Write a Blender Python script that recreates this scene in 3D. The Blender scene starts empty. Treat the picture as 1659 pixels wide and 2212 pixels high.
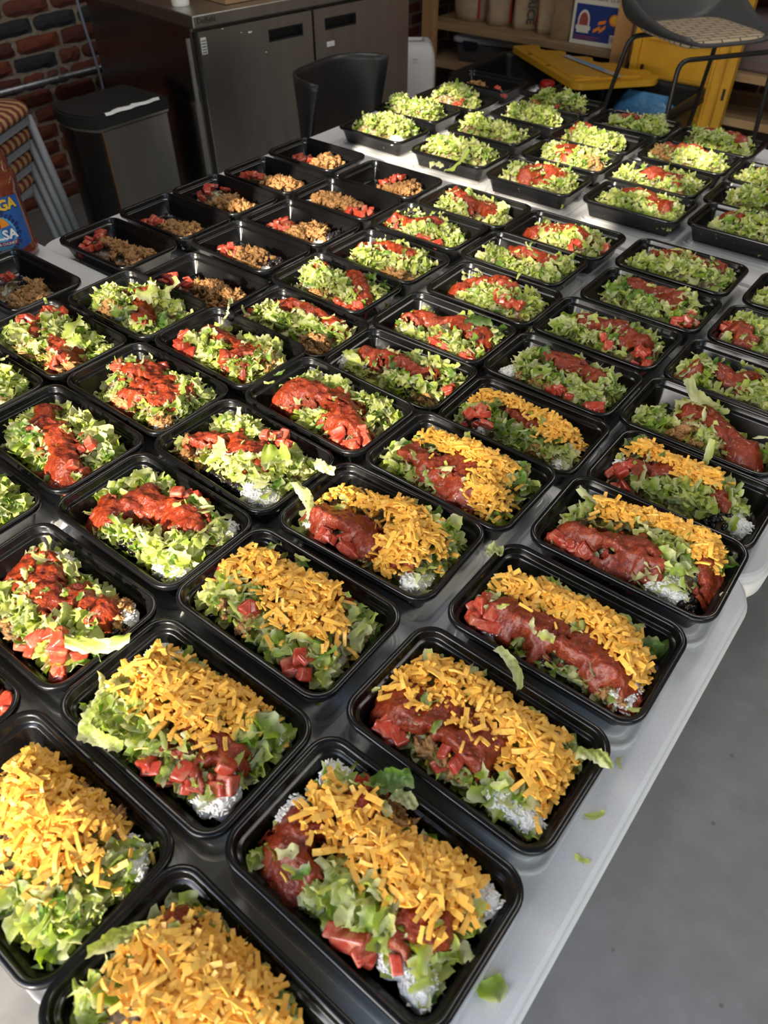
import bpy, bmesh, math, random
import numpy as np
from mathutils import Vector, Matrix

# ------------------------------------------------------------------ camera, world, sun, exposure
scene = bpy.context.scene
COL = scene.collection
PI = math.pi
CAM_H = 1.408
cam_d = bpy.data.cameras.new('camera')
cam = bpy.data.objects.new('camera', cam_d)
COL.objects.link(cam)
R_ = Vector((0.78478665, 0.61975676, -0.00338696)); U_ = Vector((-0.43258184, 0.55166765, 0.71311693)); F_ = Vector((-0.44382751, 0.55817951, -0.70103693))
cam.matrix_world = Matrix(((R_.x, U_.x, -F_.x, 0), (R_.y, U_.y, -F_.y, 0), (R_.z, U_.z, -F_.z, CAM_H), (0, 0, 0, 1)))
cam_d.sensor_fit = 'VERTICAL'; cam_d.sensor_height = 36.0
cam_d.lens = 1599.735 / 2212 * 36
cam_d.clip_start = 0.02
cam_d.dof.use_dof = True; cam_d.dof.focus_distance = 0.98; cam_d.dof.aperture_fstop = 8.0
scene.camera = cam

vs = scene.view_settings
vs.view_transform = 'Standard'; vs.look = 'None'; vs.gamma = 1.0; vs.use_curve_mapping = False
vs.exposure = 0.16
cy = scene.cycles; cy.max_bounces = 7; cy.diffuse_bounces = 4; cy.glossy_bounces = 3; cy.transmission_bounces = 4; cy.transparent_max_bounces = 8

world = bpy.data.worlds.new('sky'); scene.world = world
world.use_nodes = True
wn = world.node_tree.nodes; wl = world.node_tree.links
sky = wn.new('ShaderNodeTexSky'); sky.sky_type = 'NISHITA'; sky.sun_disc = False
sky.sun_elevation = math.radians(25); sky.sun_rotation = math.radians(190); sky.air_density = 1.0; sky.dust_density = 0.6
wn['Background'].inputs['Strength'].default_value = 0.86
wl.new(sky.outputs[0], wn['Background'].inputs['Color'])

SUN_EL = math.radians(25)
SUN_H = Vector((-0.17, 1.0, 0)).normalized()            # horizontal direction in which the sunlight travels
SUN_D = Vector((SUN_H.x * math.cos(SUN_EL), SUN_H.y * math.cos(SUN_EL), -math.sin(SUN_EL)))
sun_d = bpy.data.lights.new('sun', 'SUN'); sun_d.energy = 18.0; sun_d.angle = math.radians(0.6); sun_d.color = (1.0, 0.88, 0.70)
sun = bpy.data.objects.new('sun', sun_d); COL.objects.link(sun)
sun.rotation_euler = SUN_D.to_track_quat('-Z', 'Y').to_euler()
por_d = bpy.data.lights.new('doorway_portal', 'AREA'); por_d.shape = 'RECTANGLE'; por_d.size = 3.55; por_d.size_y = 2.48
por_d.cycles.is_portal = True
por = bpy.data.objects.new('doorway_portal', por_d); COL.objects.link(por)
por.location = (0.825, -0.99, 1.24); por.rotation_euler = (PI / 2, 0, 0)

rng = random.Random(7)
nrng = np.random.default_rng(11)

# ------------------------------------------------------------------ materials
def newmat(name):
    m = bpy.data.materials.new(name); m.use_nodes = True
    return m, m.node_tree.nodes, m.node_tree.links, m.node_tree.nodes['Principled BSDF']
def setp(b, **k):
    for n, v in k.items():
        b.inputs[n.replace('_', ' ')].default_value = v if not (isinstance(v, tuple) and len(v) == 3) else (*v, 1)
def ramp(nodes, stops):
    r = nodes.new('ShaderNodeValToRGB'); e = r.color_ramp.elements
    e[0].position, e[0].color = stops[0][0], (*stops[0][1], 1)
    e[1].position, e[1].color = stops[-1][0], (*stops[-1][1], 1)
    for p, c in stops[1:-1]:
        x = e.new(p); x.color = (*c, 1)
    return r
def noise(nodes, links, scale, detail=3.0, rough=0.55, coord='Object', vec=None):
    n = nodes.new('ShaderNodeTexNoise'); n.inputs['Scale'].default_value = scale; n.inputs['Detail'].default_value = detail; n.inputs['Roughness'].default_value = rough
    if vec is None:
        t = nodes.new('ShaderNodeTexCoord'); vec = t.outputs[coord]
    links.new(vec, n.inputs['Vector'])
    return n
def bump(nodes, links, b, h, strength=0.3, dist=0.002):
    n = nodes.new('ShaderNodeBump'); n.inputs['Strength'].default_value = strength; n.inputs['Distance'].default_value = dist
    links.new(h, n.inputs['Height']); links.new(n.outputs[0], b.inputs['Normal'])
def mat(name, col, rough=0.5, metal=0.0, nscale=None, col2=None, bstr=0.0, bscale=None, bdist=0.002, **k):
    m, nd, ln, b = newmat(name)
    setp(b, Base_Color=col, Roughness=rough, Metallic=metal, **k)
    if nscale:
        n = noise(nd, ln, nscale, 4.0)
        r = ramp(nd, [(0.35, col), (0.65, col2)])
        ln.new(n.outputs['Fac'], r.inputs[0]); ln.new(r.outputs[0], b.inputs['Base Color'])
    if bstr:
        n2 = noise(nd, ln, bscale, 3.0); bump(nd, ln, b, n2.outputs['Fac'], bstr, bdist)
    return m

M = {}
M['tray'] = mat('black_plastic', (0.005, 0.005, 0.0055), 0.24, bstr=0.05, bscale=220, bdist=0.001)
M['black_shell'] = mat('black_shell', (0.014, 0.014, 0.016), 0.42)
M['grey_shell'] = mat('grey_shell', (0.06, 0.06, 0.065), 0.5)
M['black_metal'] = mat('black_metal', (0.012, 0.012, 0.012), 0.4)
M['grey_metal'] = mat('grey_paint', (0.24, 0.25, 0.28), 0.45)
M['zinc'] = mat('zinc_pipe', (0.40, 0.40, 0.42), 0.42, 0.9, 60, (0.26, 0.26, 0.28))
M['white_plastic'] = mat('white_plastic', (0.62, 0.62, 0.64), 0.45)
M['table'] = mat('table_plastic', (0.70, 0.71, 0.73), 0.42, nscale=900, col2=(0.63, 0.64, 0.66), bstr=0.12, bscale=700, bdist=0.001)
M['table_side'] = mat('table_skirt', (0.74, 0.74, 0.73), 0.5)
M['paper'] = mat('white_paper', (0.78, 0.78, 0.77), 0.7)
M['tape'] = mat('white_tape', (0.8, 0.8, 0.8), 0.6)
M['cardboard'] = mat('cardboard', (0.30, 0.18, 0.09), 0.8, nscale=30, col2=(0.34, 0.21, 0.11))
M['kraft'] = mat('kraft_paper', (0.20, 0.13, 0.08), 0.85, nscale=14, col2=(0.26, 0.18, 0.11), bstr=0.5, bscale=12, bdist=0.02)
M['burlap'] = mat('burlap', (0.34, 0.25, 0.17), 0.9, nscale=25, col2=(0.40, 0.31, 0.22), bstr=0.5, bscale=25, bdist=0.008)
M['red_print'] = mat('red_print', (0.34, 0.025, 0.025), 0.7)
M['pink_label'] = mat('pink_label', (0.36, 0.03, 0.08), 0.6)
M['dark_print'] = mat('dark_print', (0.025, 0.025, 0.03), 0.6)
M['yellow'] = mat('yellow_plastic', (0.62, 0.34, 0.02), 0.45, nscale=9, col2=(0.56, 0.30, 0.02))
M['tote'] = mat('tote_black', (0.010, 0.010, 0.011), 0.45)
M['blue_bag'] = mat('blue_film', (0.05, 0.22, 0.50), 0.3, nscale=18, col2=(0.12, 0.34, 0.62), bstr=0.6, bscale=20, bdist=0.02)
M['foil'] = mat('foil', (0.5, 0.5, 0.55), 0.25, 0.9, bstr=0.9, bscale=60, bdist=0.01)
M['red_cap'] = mat('red_plastic', (0.40, 0.015, 0.015), 0.4)
M['clear'] = mat('clear_plastic', (0.75, 0.78, 0.80), 0.15, Alpha=0.35)
M['bin_clear'] = mat('smoky_bin', (0.10, 0.10, 0.11), 0.2, Alpha=0.75)
M['lid_white'] = mat('lid_white', (0.42, 0.42, 0.46), 0.35)
M['latch'] = mat('navy_latch', (0.006, 0.008, 0.02), 0.4)
M['cable'] = mat('cable', (0.22, 0.24, 0.30), 0.5)
M['label_blue'] = mat('label_blue', (0.03, 0.12, 0.42), 0.35)
M['sky_blue'] = mat('label_sky', (0.10, 0.35, 0.62), 0.35)
M['navy'] = mat('label_navy', (0.012, 0.03, 0.13), 0.4)
M['gold'] = mat('label_gold', (0.80, 0.50, 0.05), 0.35)
M['orange'] = mat('label_orange', (0.80, 0.25, 0.02), 0.4)
M['white_ink'] = mat('white_ink', (0.8, 0.8, 0.8), 0.4)
M['maroon'] = mat('maroon_ink', (0.25, 0.02, 0.09), 0.4)
M['box_white'] = mat('box_white', (0.62, 0.62, 0.60), 0.6)
M['box_blue'] = mat('box_blue', (0.012, 0.035, 0.20), 0.5)
M['grey_print'] = mat('grey_print', (0.12, 0.12, 0.13), 0.6)
M['arch_red'] = mat('arch_red', (0.30, 0.06, 0.06), 0.6)
M['mauve'] = mat('mauve_wrap', (0.16, 0.12, 0.14), 0.5)
M['rubber'] = mat('rubber', (0.01, 0.01, 0.01), 0.7)
M['copper'] = mat('copper_trim', (0.45, 0.25, 0.15), 0.35, 0.8)

def steel(name, col, rough):
    m, nd, ln, b = newmat(name)
    setp(b, Metallic=1.0, Roughness=rough)
    t = nd.new('ShaderNodeTexCoord'); mp = nd.new('ShaderNodeMapping'); mp.inputs['Scale'].default_value = (4, 4, 0.4)
    ln.new(t.outputs['Object'], mp.inputs[0])
    n = noise(nd, ln, 6, 4, 0.6, vec=mp.outputs[0])
    r = ramp(nd, [(0.3, tuple(c * 0.82 for c in col)), (0.7, col)]); ln.new(n.outputs['Fac'], r.inputs[0]); ln.new(r.outputs[0], b.inputs['Base Color'])
    n2 = noise(nd, ln, 3, 5, 0.6)
    mr = nd.new('ShaderNodeMapRange'); mr.inputs['To Min'].default_value = rough * 0.8; mr.inputs['To Max'].default_value = rough * 1.25
    ln.new(n2.outputs['Fac'], mr.inputs['Value']); ln.new(mr.outputs[0], b.inputs['Roughness'])
    return m
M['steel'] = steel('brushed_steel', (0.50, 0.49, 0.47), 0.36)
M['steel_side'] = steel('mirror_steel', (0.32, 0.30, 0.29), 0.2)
M['steel_dark'] = steel('dark_steel', (0.10, 0.10, 0.10), 0.3)

def wood(name, a, b2, axis=0):
    m, nd, ln, b = newmat(name)
    setp(b, Roughness=0.7)
    t = nd.new('ShaderNodeTexCoord'); mp = nd.new('ShaderNodeMapping')
    sc = [14, 14, 14]; sc[axis] = 1.2; mp.inputs['Scale'].default_value = sc
    ln.new(t.outputs['Object'], mp.inputs[0])
    n = noise(nd, ln, 2.2, 5, 0.6, vec=mp.outputs[0])
    r = ramp(nd, [(0.3, a), (0.7, b2)]); ln.new(n.outputs['Fac'], r.inputs[0]); ln.new(r.outputs[0], b.inputs['Base Color'])
    return m
M['wood_x'] = wood('pine_board', (0.30, 0.19, 0.10), (0.42, 0.29, 0.16), 0)
M['wood_z'] = wood('pine_post', (0.40, 0.21, 0.08), (0.50, 0.28, 0.12), 2)

# concrete
m, nd, ln, b = newmat('concrete')
n1 = noise(nd, ln, 1.6, 6, 0.6); n2 = noise(nd, ln, 14, 6, 0.65)
r1 = ramp(nd, [(0.3, (0.150, 0.150, 0.152)), (0.7, (0.205, 0.203, 0.200))]); ln.new(n1.outputs['Fac'], r1.inputs[0])
r2 = ramp(nd, [(0.35, (0.86, 0.86, 0.86)), (0.65, (1.06, 1.06, 1.06))]); ln.new(n2.outputs['Fac'], r2.inputs[0])
mx = nd.new('ShaderNodeMix'); mx.data_type = 'RGBA'; mx.blend_type = 'MULTIPLY'; mx.inputs[0].default_value = 1
ln.new(r1.outputs[0], mx.inputs[6]); ln.new(r2.outputs[0], mx.inputs[7])
vo = nd.new('ShaderNodeTexVoronoi'); vo.inputs['Scale'].default_value = 11; tc = nd.new('ShaderNodeTexCoord'); ln.new(tc.outputs['Object'], vo.inputs['Vector'])
sp = ramp(nd, [(0.0, (0.35, 0.32, 0.30)), (0.035, (0.55, 0.53, 0.5)), (0.06, (1, 1, 1))]); ln.new(vo.outputs['Distance'], sp.inputs[0])
mx2 = nd.new('ShaderNodeMix'); mx2.data_type = 'RGBA'; mx2.blend_type = 'MULTIPLY'; mx2.inputs[0].default_value = 0.8
ln.new(mx.outputs[2], mx2.inputs[6]); ln.new(sp.outputs[0], mx2.inputs[7]); ln.new(mx2.outputs[2], b.inputs['Base Color'])
setp(b, Roughness=0.55); bump(nd, ln, b, n2.outputs['Fac'], 0.15, 0.003)
M['concrete'] = m

M['plaster'] = mat('plaster', (0.46, 0.45, 0.43), 0.9, nscale=3, col2=(0.40, 0.39, 0.37))
M['mortar'] = mat('mortar', (0.20, 0.155, 0.115), 0.95, nscale=22, col2=(0.28, 0.225, 0.17), bstr=0.9, bscale=60, bdist=0.01)
def brickmat(name, stops):
    m, nd, ln, b = newmat(name)
    oi = nd.new('ShaderNodeObjectInfo')
    r = ramp(nd, stops); ln.new(oi.outputs['Random'], r.inputs[0])
    n = noise(nd, ln, 22, 5, 0.65); r2 = ramp(nd, [(0.3, (0.62, 0.60, 0.60)), (0.7, (1.15, 1.12, 1.1))]); ln.new(n.outputs['Fac'], r2.inputs[0])
    mx = nd.new('ShaderNodeMix'); mx.data_type = 'RGBA'; mx.blend_type = 'MULTIPLY'; mx.inputs[0].default_value = 1
    ln.new(r.outputs[0], mx.inputs[6]); ln.new(r2.outputs[0], mx.inputs[7]); ln.new(mx.outputs[2], b.inputs['Base Color'])
    setp(b, Roughness=0.9); bump(nd, ln, b, n.outputs['Fac'], 0.8, 0.01)
    return m
M['brick'] = brickmat('red_brick', [(0, (0.085, 0.022, 0.014)), (0.4, (0.13, 0.030, 0.017)), (0.75, (0.17, 0.040, 0.018)), (1, (0.10, 0.035, 0.026))])
M['brick_dark'] = brickmat('burnt_brick', [(0, (0.022, 0.022, 0.026)), (1, (0.035, 0.034, 0.038))])
# far brick wall (pieces too far to tell apart)
m, nd, ln, b = newmat('brick_far')
bt = nd.new('ShaderNodeTexBrick'); bt.inputs['Color1'].default_value = (0.13, 0.03, 0.017, 1); bt.inputs['Color2'].default_value = (0.06, 0.022, 0.018, 1); bt.inputs['Mortar'].default_value = (0.18, 0.14, 0.10, 1)
bt.inputs['Scale'].default_value = 1.0; bt.inputs['Brick Width'].default_value = 0.215; bt.inputs['Row Height'].default_value = 0.067; bt.inputs['Mortar Size'].default_value = 0.008
t = nd.new('ShaderNodeTexCoord'); sx = nd.new('ShaderNodeSeparateXYZ'); cx = nd.new('ShaderNodeCombineXYZ'); ad = nd.new('ShaderNodeMath'); ad.operation = 'ADD'
ln.new(t.outputs['Object'], sx.inputs[0]); ln.new(sx.outputs[0], ad.inputs[0]); ln.new(sx.outputs[1], ad.inputs[1]); ln.new(ad.outputs[0], cx.inputs[0]); ln.new(sx.outputs[2], cx.inputs[1]); ln.new(cx.outputs[0], bt.inputs['Vector'])
ln.new(bt.outputs['Color'], b.inputs['Base Color']); setp(b, Roughness=0.9); bump(nd, ln, b, bt.outputs['Fac'], -0.5, 0.01)
M['brick_far'] = m

# striped upholstery
def stripes(name, a, c, period, vecscale):
    m, nd, ln, b = newmat(name)
    w = nd.new('ShaderNodeTexWave'); w.wave_type = 'BANDS'; w.bands_direction = 'X'; w.inputs['Scale'].default_value = 1.0 / period * 0.314; w.inputs['Distortion'].default_value = 0.6; w.inputs['Detail'].default_value = 0
    t = nd.new('ShaderNodeTexCoord'); ln.new(t.outputs['Object'], w.inputs['Vector'])
    r = ramp(nd, [(0.0, a), (0.52, a), (0.56, c), (1.0, c)]); ln.new(w.outputs['Fac'], r.inputs[0]); ln.new(r.outputs[0], b.inputs['Base Color'])
    setp(b, Roughness=0.9)
    n = noise(nd, ln, 500, 2); bump(nd, ln, b, n.outputs['Fac'], 0.3, 0.001)
    return m
M['stripe'] = stripes('striped_fabric', (0.17, 0.032, 0.022), (0.42, 0.27, 0.12), 0.036, 1)
# woven pad
m, nd, ln, b = newmat('woven_pad')
bt = nd.new('ShaderNodeTexBrick'); bt.inputs['Color1'].default_value = (0.48, 0.38, 0.26, 1); bt.inputs['Color2'].default_value = (0.44, 0.34, 0.23, 1); bt.inputs['Mortar'].default_value = (0.06, 0.05, 0.05, 1)
bt.inputs['Scale'].default_value = 1.0; bt.inputs['Brick Width'].default_value = 0.075; bt.inputs['Row Height'].default_value = 0.030; bt.inputs['Mortar Size'].default_value = 0.0032; bt.inputs['Mortar Smooth'].default_value = 0.3
t = nd.new('ShaderNodeTexCoord'); ln.new(t.outputs['Object'], bt.inputs['Vector']); ln.new(bt.outputs['Color'], b.inputs['Base Color']); setp(b, Roughness=0.85)
M['woven'] = m

# food
def food(name, stops, scale, rough, sss=0.0, bstr=0.4, bscale=None, bdist=0.002, spec=0.5, coat=0.0, rad=(0.6, 0.2, 0.1)):
    m, nd, ln, b = newmat(name)
    oi = nd.new('ShaderNodeObjectInfo'); t = nd.new('ShaderNodeTexCoord')
    va = nd.new('ShaderNodeVectorMath'); va.operation = 'ADD'; sc = nd.new('ShaderNodeVectorMath'); sc.operation = 'SCALE'; sc.inputs['Scale'].default_value = 0.4
    cmb = nd.new('ShaderNodeCombineXYZ'); ln.new(oi.outputs['Random'], cmb.inputs[0]); ln.new(oi.outputs['Random'], cmb.inputs[1])
    ln.new(cmb.outputs[0], sc.inputs[0]); ln.new(t.outputs['Object'], va.inputs[0]); ln.new(sc.outputs[0], va.inputs[1])
    n = noise(nd, ln, scale, 4, 0.6, vec=va.outputs[0])
    r = ramp(nd, stops); ln.new(n.outputs['Fac'], r.inputs[0]); ln.new(r.outputs[0], b.inputs['Base Color'])
    setp(b, Roughness=rough, Subsurface_Weight=sss, Specular_IOR_Level=spec, Coat_Weight=coat, Coat_Roughness=0.1)
    b.inputs['Subsurface Radius'].default_value = rad; b.inputs['Subsurface Scale'].default_value = 0.004
    if bstr:
        n2 = noise(nd, ln, bscale or scale * 2, 3, vec=va.outputs[0]); bump(nd, ln, b, n2.outputs['Fac'], bstr, bdist)
    return m
M['salsa'] = food('salsa_sauce', [(0.25, (0.13, 0.014, 0.005)), (0.5, (0.215, 0.026, 0.008)), (0.72, (0.33, 0.058, 0.014))], 140, 0.32, 0.0, 0.55, 380, 0.003, 0.35, 0.2)
M['tomato'] = food('tomato_flesh', [(0.3, (0.36, 0.026, 0.013)), (0.5, (0.46, 0.060, 0.032)), (0.70, (0.56, 0.19, 0.12))], 75, 0.24, 0.0, 0.35, 160, 0.002, 0.6, 0.15)
M['meat'] = food('cooked_meat', [(0.25, (0.21, 0.095, 0.028)), (0.5, (0.37, 0.185, 0.06)), (0.75, (0.50, 0.28, 0.105))], 130, 0.55, 0.0, 0.5, 420, 0.002)
M['bean'] = food('black_bean_skin', [(0.3, (0.010, 0.008, 0.009)), (0.7, (0.024, 0.018, 0.020))], 60, 0.25, 0, 0)
M['rice'] = food('white_rice', [(0.3, (0.80, 0.795, 0.76)), (0.7, (0.90, 0.895, 0.86))], 200, 0.85, 0.0, 0.35, 520, 0.002, spec=0.12)
M['cheese'] = food('cheddar', [(0.25, (0.84, 0.41, 0.05)), (0.5, (0.90, 0.50, 0.08)), (0.8, (0.93, 0.58, 0.13))], 90, 0.45, 0.0, 0.15, 400, 0.001)
M['bed'] = food('mixed_bed', [(0.30, (0.02, 0.014, 0.010)), (0.40, (0.12, 0.065, 0.026)), (0.52, (0.24, 0.15, 0.07)), (0.60, (0.40, 0.38, 0.27)), (0.70, (0.60, 0.60, 0.52))], 85, 0.6, 0, 0.9, 200, 0.006)
M['bottle_salsa'] = mat('bottle_red', (0.16, 0.032, 0.018), 0.15, nscale=18, col2=(0.20, 0.045, 0.022), Coat_Weight=0.6)

def lettuce_mat(name, stops, rib):
    m, nd, ln, b = newmat(name)
    oi = nd.new('ShaderNodeObjectInfo'); ge = nd.new('ShaderNodeNewGeometry')
    ad = nd.new('ShaderNodeMath'); ad.operation = 'ADD'; fr = nd.new('ShaderNodeMath'); fr.operation = 'FRACT'
    ln.new(oi.outputs['Random'], ad.inputs[0]); ln.new(ge.outputs['Random Per Island'], ad.inputs[1]); ln.new(ad.outputs[0], fr.inputs[0])
    r = ramp(nd, stops); ln.new(fr.outputs[0], r.inputs[0])
    uv = nd.new('ShaderNodeUVMap'); sx = nd.new('ShaderNodeSeparateXYZ'); ln.new(uv.outputs[0], sx.inputs[0])
    n = noise(nd, ln, 90, 4, 0.6)
    a2 = nd.new('ShaderNodeMath'); a2.operation = 'MULTIPLY_ADD'; a2.inputs[1].default_value = 0.5; ln.new(n.outputs['Fac'], a2.inputs[0]); ln.new(sx.outputs[0], a2.inputs[2])
    rr = ramp(nd, [(0.30, (1, 1, 1)), (0.75, (0, 0, 0))]); ln.new(a2.outputs[0], rr.inputs[0])
    ml = nd.new('ShaderNodeMath'); ml.operation = 'MULTIPLY'; ml.inputs[1].default_value = rib; ln.new(rr.outputs[0], ml.inputs[0])
    mx = nd.new('ShaderNodeMix'); mx.data_type = 'RGBA'; ln.new(ml.outputs[0], mx.inputs[0]); ln.new(r.outputs[0], mx.inputs[6]); mx.inputs[7].default_value = (0.70, 0.70, 0.46, 1)
    ln.new(mx.outputs[2], b.inputs['Base Color'])
    setp(b, Roughness=0.38, Specular_IOR_Level=0.45)
    n2 = noise(nd, ln, 260, 3); bump(nd, ln, b, n2.outputs['Fac'], 0.45, 0.0015)
    tr = nd.new('ShaderNodeBsdfTranslucent'); hs = nd.new('ShaderNodeHueSaturation'); hs.inputs['Saturation'].default_value = 1.15; hs.inputs['Value'].default_value = 1.25
    ln.new(mx.outputs[2], hs.inputs['Color']); ln.new(hs.outputs[0], tr.inputs['Color'])
    ms = nd.new('ShaderNodeMixShader'); ms.inputs[0].default_value = 0.42
    ln.new(b.outputs[0], ms.inputs[1]); ln.new(tr.outputs[0], ms.inputs[2]); ln.new(ms.outputs[0], nd['Material Output'].inputs['Surface'])
    return m
M['lettuce'] = lettuce_mat('shredded_lettuce', [(0, (0.70, 0.70, 0.38)), (0.22, (0.63, 0.67, 0.22)), (0.5, (0.52, 0.60, 0.13)), (0.78, (0.35, 0.47, 0.075)), (1, (0.14, 0.28, 0.04))], 0.78)
M['lettuce_dark'] = lettuce_mat('outer_lettuce', [(0, (0.11, 0.21, 0.03)), (0.5, (0.075, 0.155, 0.022)), (1, (0.15, 0.27, 0.04))], 0.25)
M['lettuce_pale'] = lettuce_mat('inner_lettuce', [(0, (0.62, 0.64, 0.32)), (0.5, (0.50, 0.57, 0.15)), (1, (0.38, 0.49, 0.09))], 0.8)
M['leaf'] = mat('tree_leaf', (0.06, 0.14, 0.03), 0.6)
M['bark'] = mat('tree_bark', (0.09, 0.06, 0.04), 0.9)
m, nd, ln, b = newmat('clear_lid'); setp(b, Base_Color=(0.80, 0.82, 0.84), Roughness=0.16, Alpha=0.34, Specular_IOR_Level=0.9); M['lid'] = m

# ------------------------------------------------------------------ mesh helpers
def mk(name, V, F, material=None, parent=None, smooth=False, uv=None):
    me = bpy.data.meshes.new(name)
    me.from_pydata([tuple(v) for v in V], [], [tuple(f) for f in F])
    if uv is not None:
        l = me.uv_layers.new(name='UVMap')
        li = np.empty(len(me.loops), dtype=np.int32); me.loops.foreach_get('vertex_index', li)
        l.data.foreach_set('uv', np.asarray(uv, dtype=np.float32)[li].ravel())
    if smooth: me.polygons.foreach_set('use_smooth', [True] * len(me.polygons))
    if material is not None: me.materials.append(M[material] if isinstance(material, str) else material)
    me.update()
    return inst(name, me, parent)
def inst(name, me, parent=None, loc=None, rot=None, scale=None):
    o = bpy.data.objects.new(name, me); COL.objects.link(o)
    if parent is not None: o.parent = parent
    if loc is not None: o.location = loc
    if rot is not None: o.rotation_euler = rot
    if scale is not None: o.scale = scale
    return o
def thing(name, label, cat, loc=(0, 0, 0), rotz=0.0, group=None):
    o = bpy.data.objects.new(name, None); COL.objects.link(o); o.empty_display_size = 0.05
    o.location = loc; o.rotation_euler = (0, 0, rotz)
    return tag(o, label, cat, group)
def tag(o, label, cat, group=None):
    o['label'] = label; o['category'] = cat
    if group: o['group'] = group
    return o
def structure(o): o['kind'] = 'structure'; return o
def stuff(o): o['kind'] = 'stuff'; return o
def rrect(L, W, r, n=7):
    p = []
    for sx, sy, a0 in ((1, 1, 0), (-1, 1, 90), (-1, -1, 180), (1, -1, 270)):
        for k in range(n):
            a = math.radians(a0 + 90 * k / (n - 1)); p.append((sx * (L / 2 - r) + r * math.cos(a), sy * (W / 2 - r) + r * math.sin(a)))
    return p
def loft(L, W, r, rings, n=7, cap0=True, cap1=True, cx=0, cy=0):
    """rings: (inset, z); a rounded-rectangle loft"""
    V, F = [], []; c = 4 * n
    for ins, z in rings:
        for x, y in rrect(L - 2 * ins, W - 2 * ins, max(r - ins, 0.0015), n): V.append((x + cx, y + cy, z))
    for k in range(len(rings) - 1):
        for i in range(c):
            j = (i + 1) % c; F.append((k * c + i, k * c + j, (k + 1) * c + j, (k + 1) * c + i))
    if cap0: F.append(tuple(range(c - 1, -1, -1)))
    if cap1: F.append(tuple((len(rings) - 1) * c + i for i in range(c)))
    return V, F
def box(x0, x1, y0, y1, z0, z1, bev=0.0):
    L, W = x1 - x0, y1 - y0
    if bev <= 0:
        V = [(x, y, z) for z in (z0, z1) for x, y in ((x0, y0), (x1, y0), (x1, y1), (x0, y1))]
        return V, [(3, 2, 1, 0), (4, 5, 6, 7), (0, 1, 5, 4), (1, 2, 6, 5), (2, 3, 7, 6), (3, 0, 4, 7)]
    return loft(L, W, bev, [(bev, z0), (0.3 * bev, z0 + 0.3 * bev), (0, z0 + bev), (0, z1 - bev), (0.3 * bev, z1 - 0.3 * bev), (bev, z1)], 3, cx=(x0 + x1) / 2, cy=(y0 + y1) / 2)
def tube(path, r, n=8, closed_ends=True):
    V, F = [], []; P = [Vector(p) for p in path]; up = None
    for i, p in enumerate(P):
        d = (P[min(i + 1, len(P) - 1)] - P[max(i - 1, 0)]).normalized()
        if up is None: up = d.orthogonal().normalized()
        up = (up - d * up.dot(d)).normalized(); s = d.cross(up)
        rr = r[i] if isinstance(r, (list, tuple)) else r
        for k in range(n):
            a = 2 * PI * k / n; q = p + up * (rr * math.cos(a)) + s * (rr * math.sin(a)); V.append(tuple(q))
    for i in range(len(P) - 1):
        for k in range(n):
            j = (k + 1) % n; F.append((i * n + k, i * n + j, (i + 1) * n + j, (i + 1) * n + k))
    if closed_ends: F.append(tuple(range(n - 1, -1, -1))); F.append(tuple((len(P) - 1) * n + k for k in range(n)))
    return V, F
def arc_path(pts, rad=0.03, n=5):
    """polyline with rounded corners"""
    P = [Vector(p) for p in pts]; out = [P[0]]
    for i in range(1, len(P) - 1):
        a = (P[i - 1] - P[i]); b2 = (P[i + 1] - P[i]); ra = min(rad, a.length * 0.45, b2.length * 0.45)
        s = P[i] + a.normalized() * ra; e = P[i] + b2.normalized() * ra
        for k in range(n + 1):
            t = k / n; out.append(s * (1 - t) ** 2 + P[i] * (2 * t * (1 - t)) + e * t ** 2)
    out.append(P[-1]); return out
def lathe(prof, n=32):
    V, F = [], []
    for r, z in prof:
        for k in range(n): a = 2 * PI * k / n; V.append((r * math.cos(a), r * math.sin(a), z))
    for i in range(len(prof) - 1):
        for k in range(n): j = (k + 1) % n; F.append((i * n + k, i * n + j, (i + 1) * n + j, (i + 1) * n + k))
    F.append(tuple(range(n - 1, -1, -1))); F.append(tuple((len(prof) - 1) * n + k for k in range(n)))
    return V, F
def join(*parts):
    V, F = [], []
    for v, f in parts:
        o = len(V); V += list(v); F += [tuple(i + o for i in q) for q in f]
    return V, F
def move(vf, loc=(0, 0, 0), rz=0.0, sc=1.0):
    c, s = math.cos(rz), math.sin(rz)
    return [((x * c - y * s) * sc + loc[0], (x * s + y * c) * sc + loc[1], z * sc + loc[2]) for x, y, z in vf[0]], vf[1]
def sheet(fn, nu, nv):
    V = [fn(i / (nu - 1), j / (nv - 1)) for j in range(nv) for i in range(nu)]
    F = [(j * nu + i, j * nu + i + 1, (j + 1) * nu + i + 1, (j + 1) * nu + i) for j in range(nv - 1) for i in range(nu - 1)]
    return V, F
def thick(vf, t):
    """give a sheet a real thickness along its vertex normals"""
    me = bpy.data.meshes.new('tmp'); me.from_pydata([tuple(v) for v in vf[0]], [], vf[1]); bm = bmesh.new(); bm.from_mesh(me)
    bmesh.ops.recalc_face_normals(bm, faces=bm.faces); bmesh.ops.solidify(bm, geom=bm.faces[:], thickness=t)
    bm.verts.index_update(); V = [tuple(v.co) for v in bm.verts]; F = [tuple(x.index for x in f.verts) for f in bm.faces]
    bm.free(); bpy.data.meshes.remove(me); return V, F
_dg = None
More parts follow.
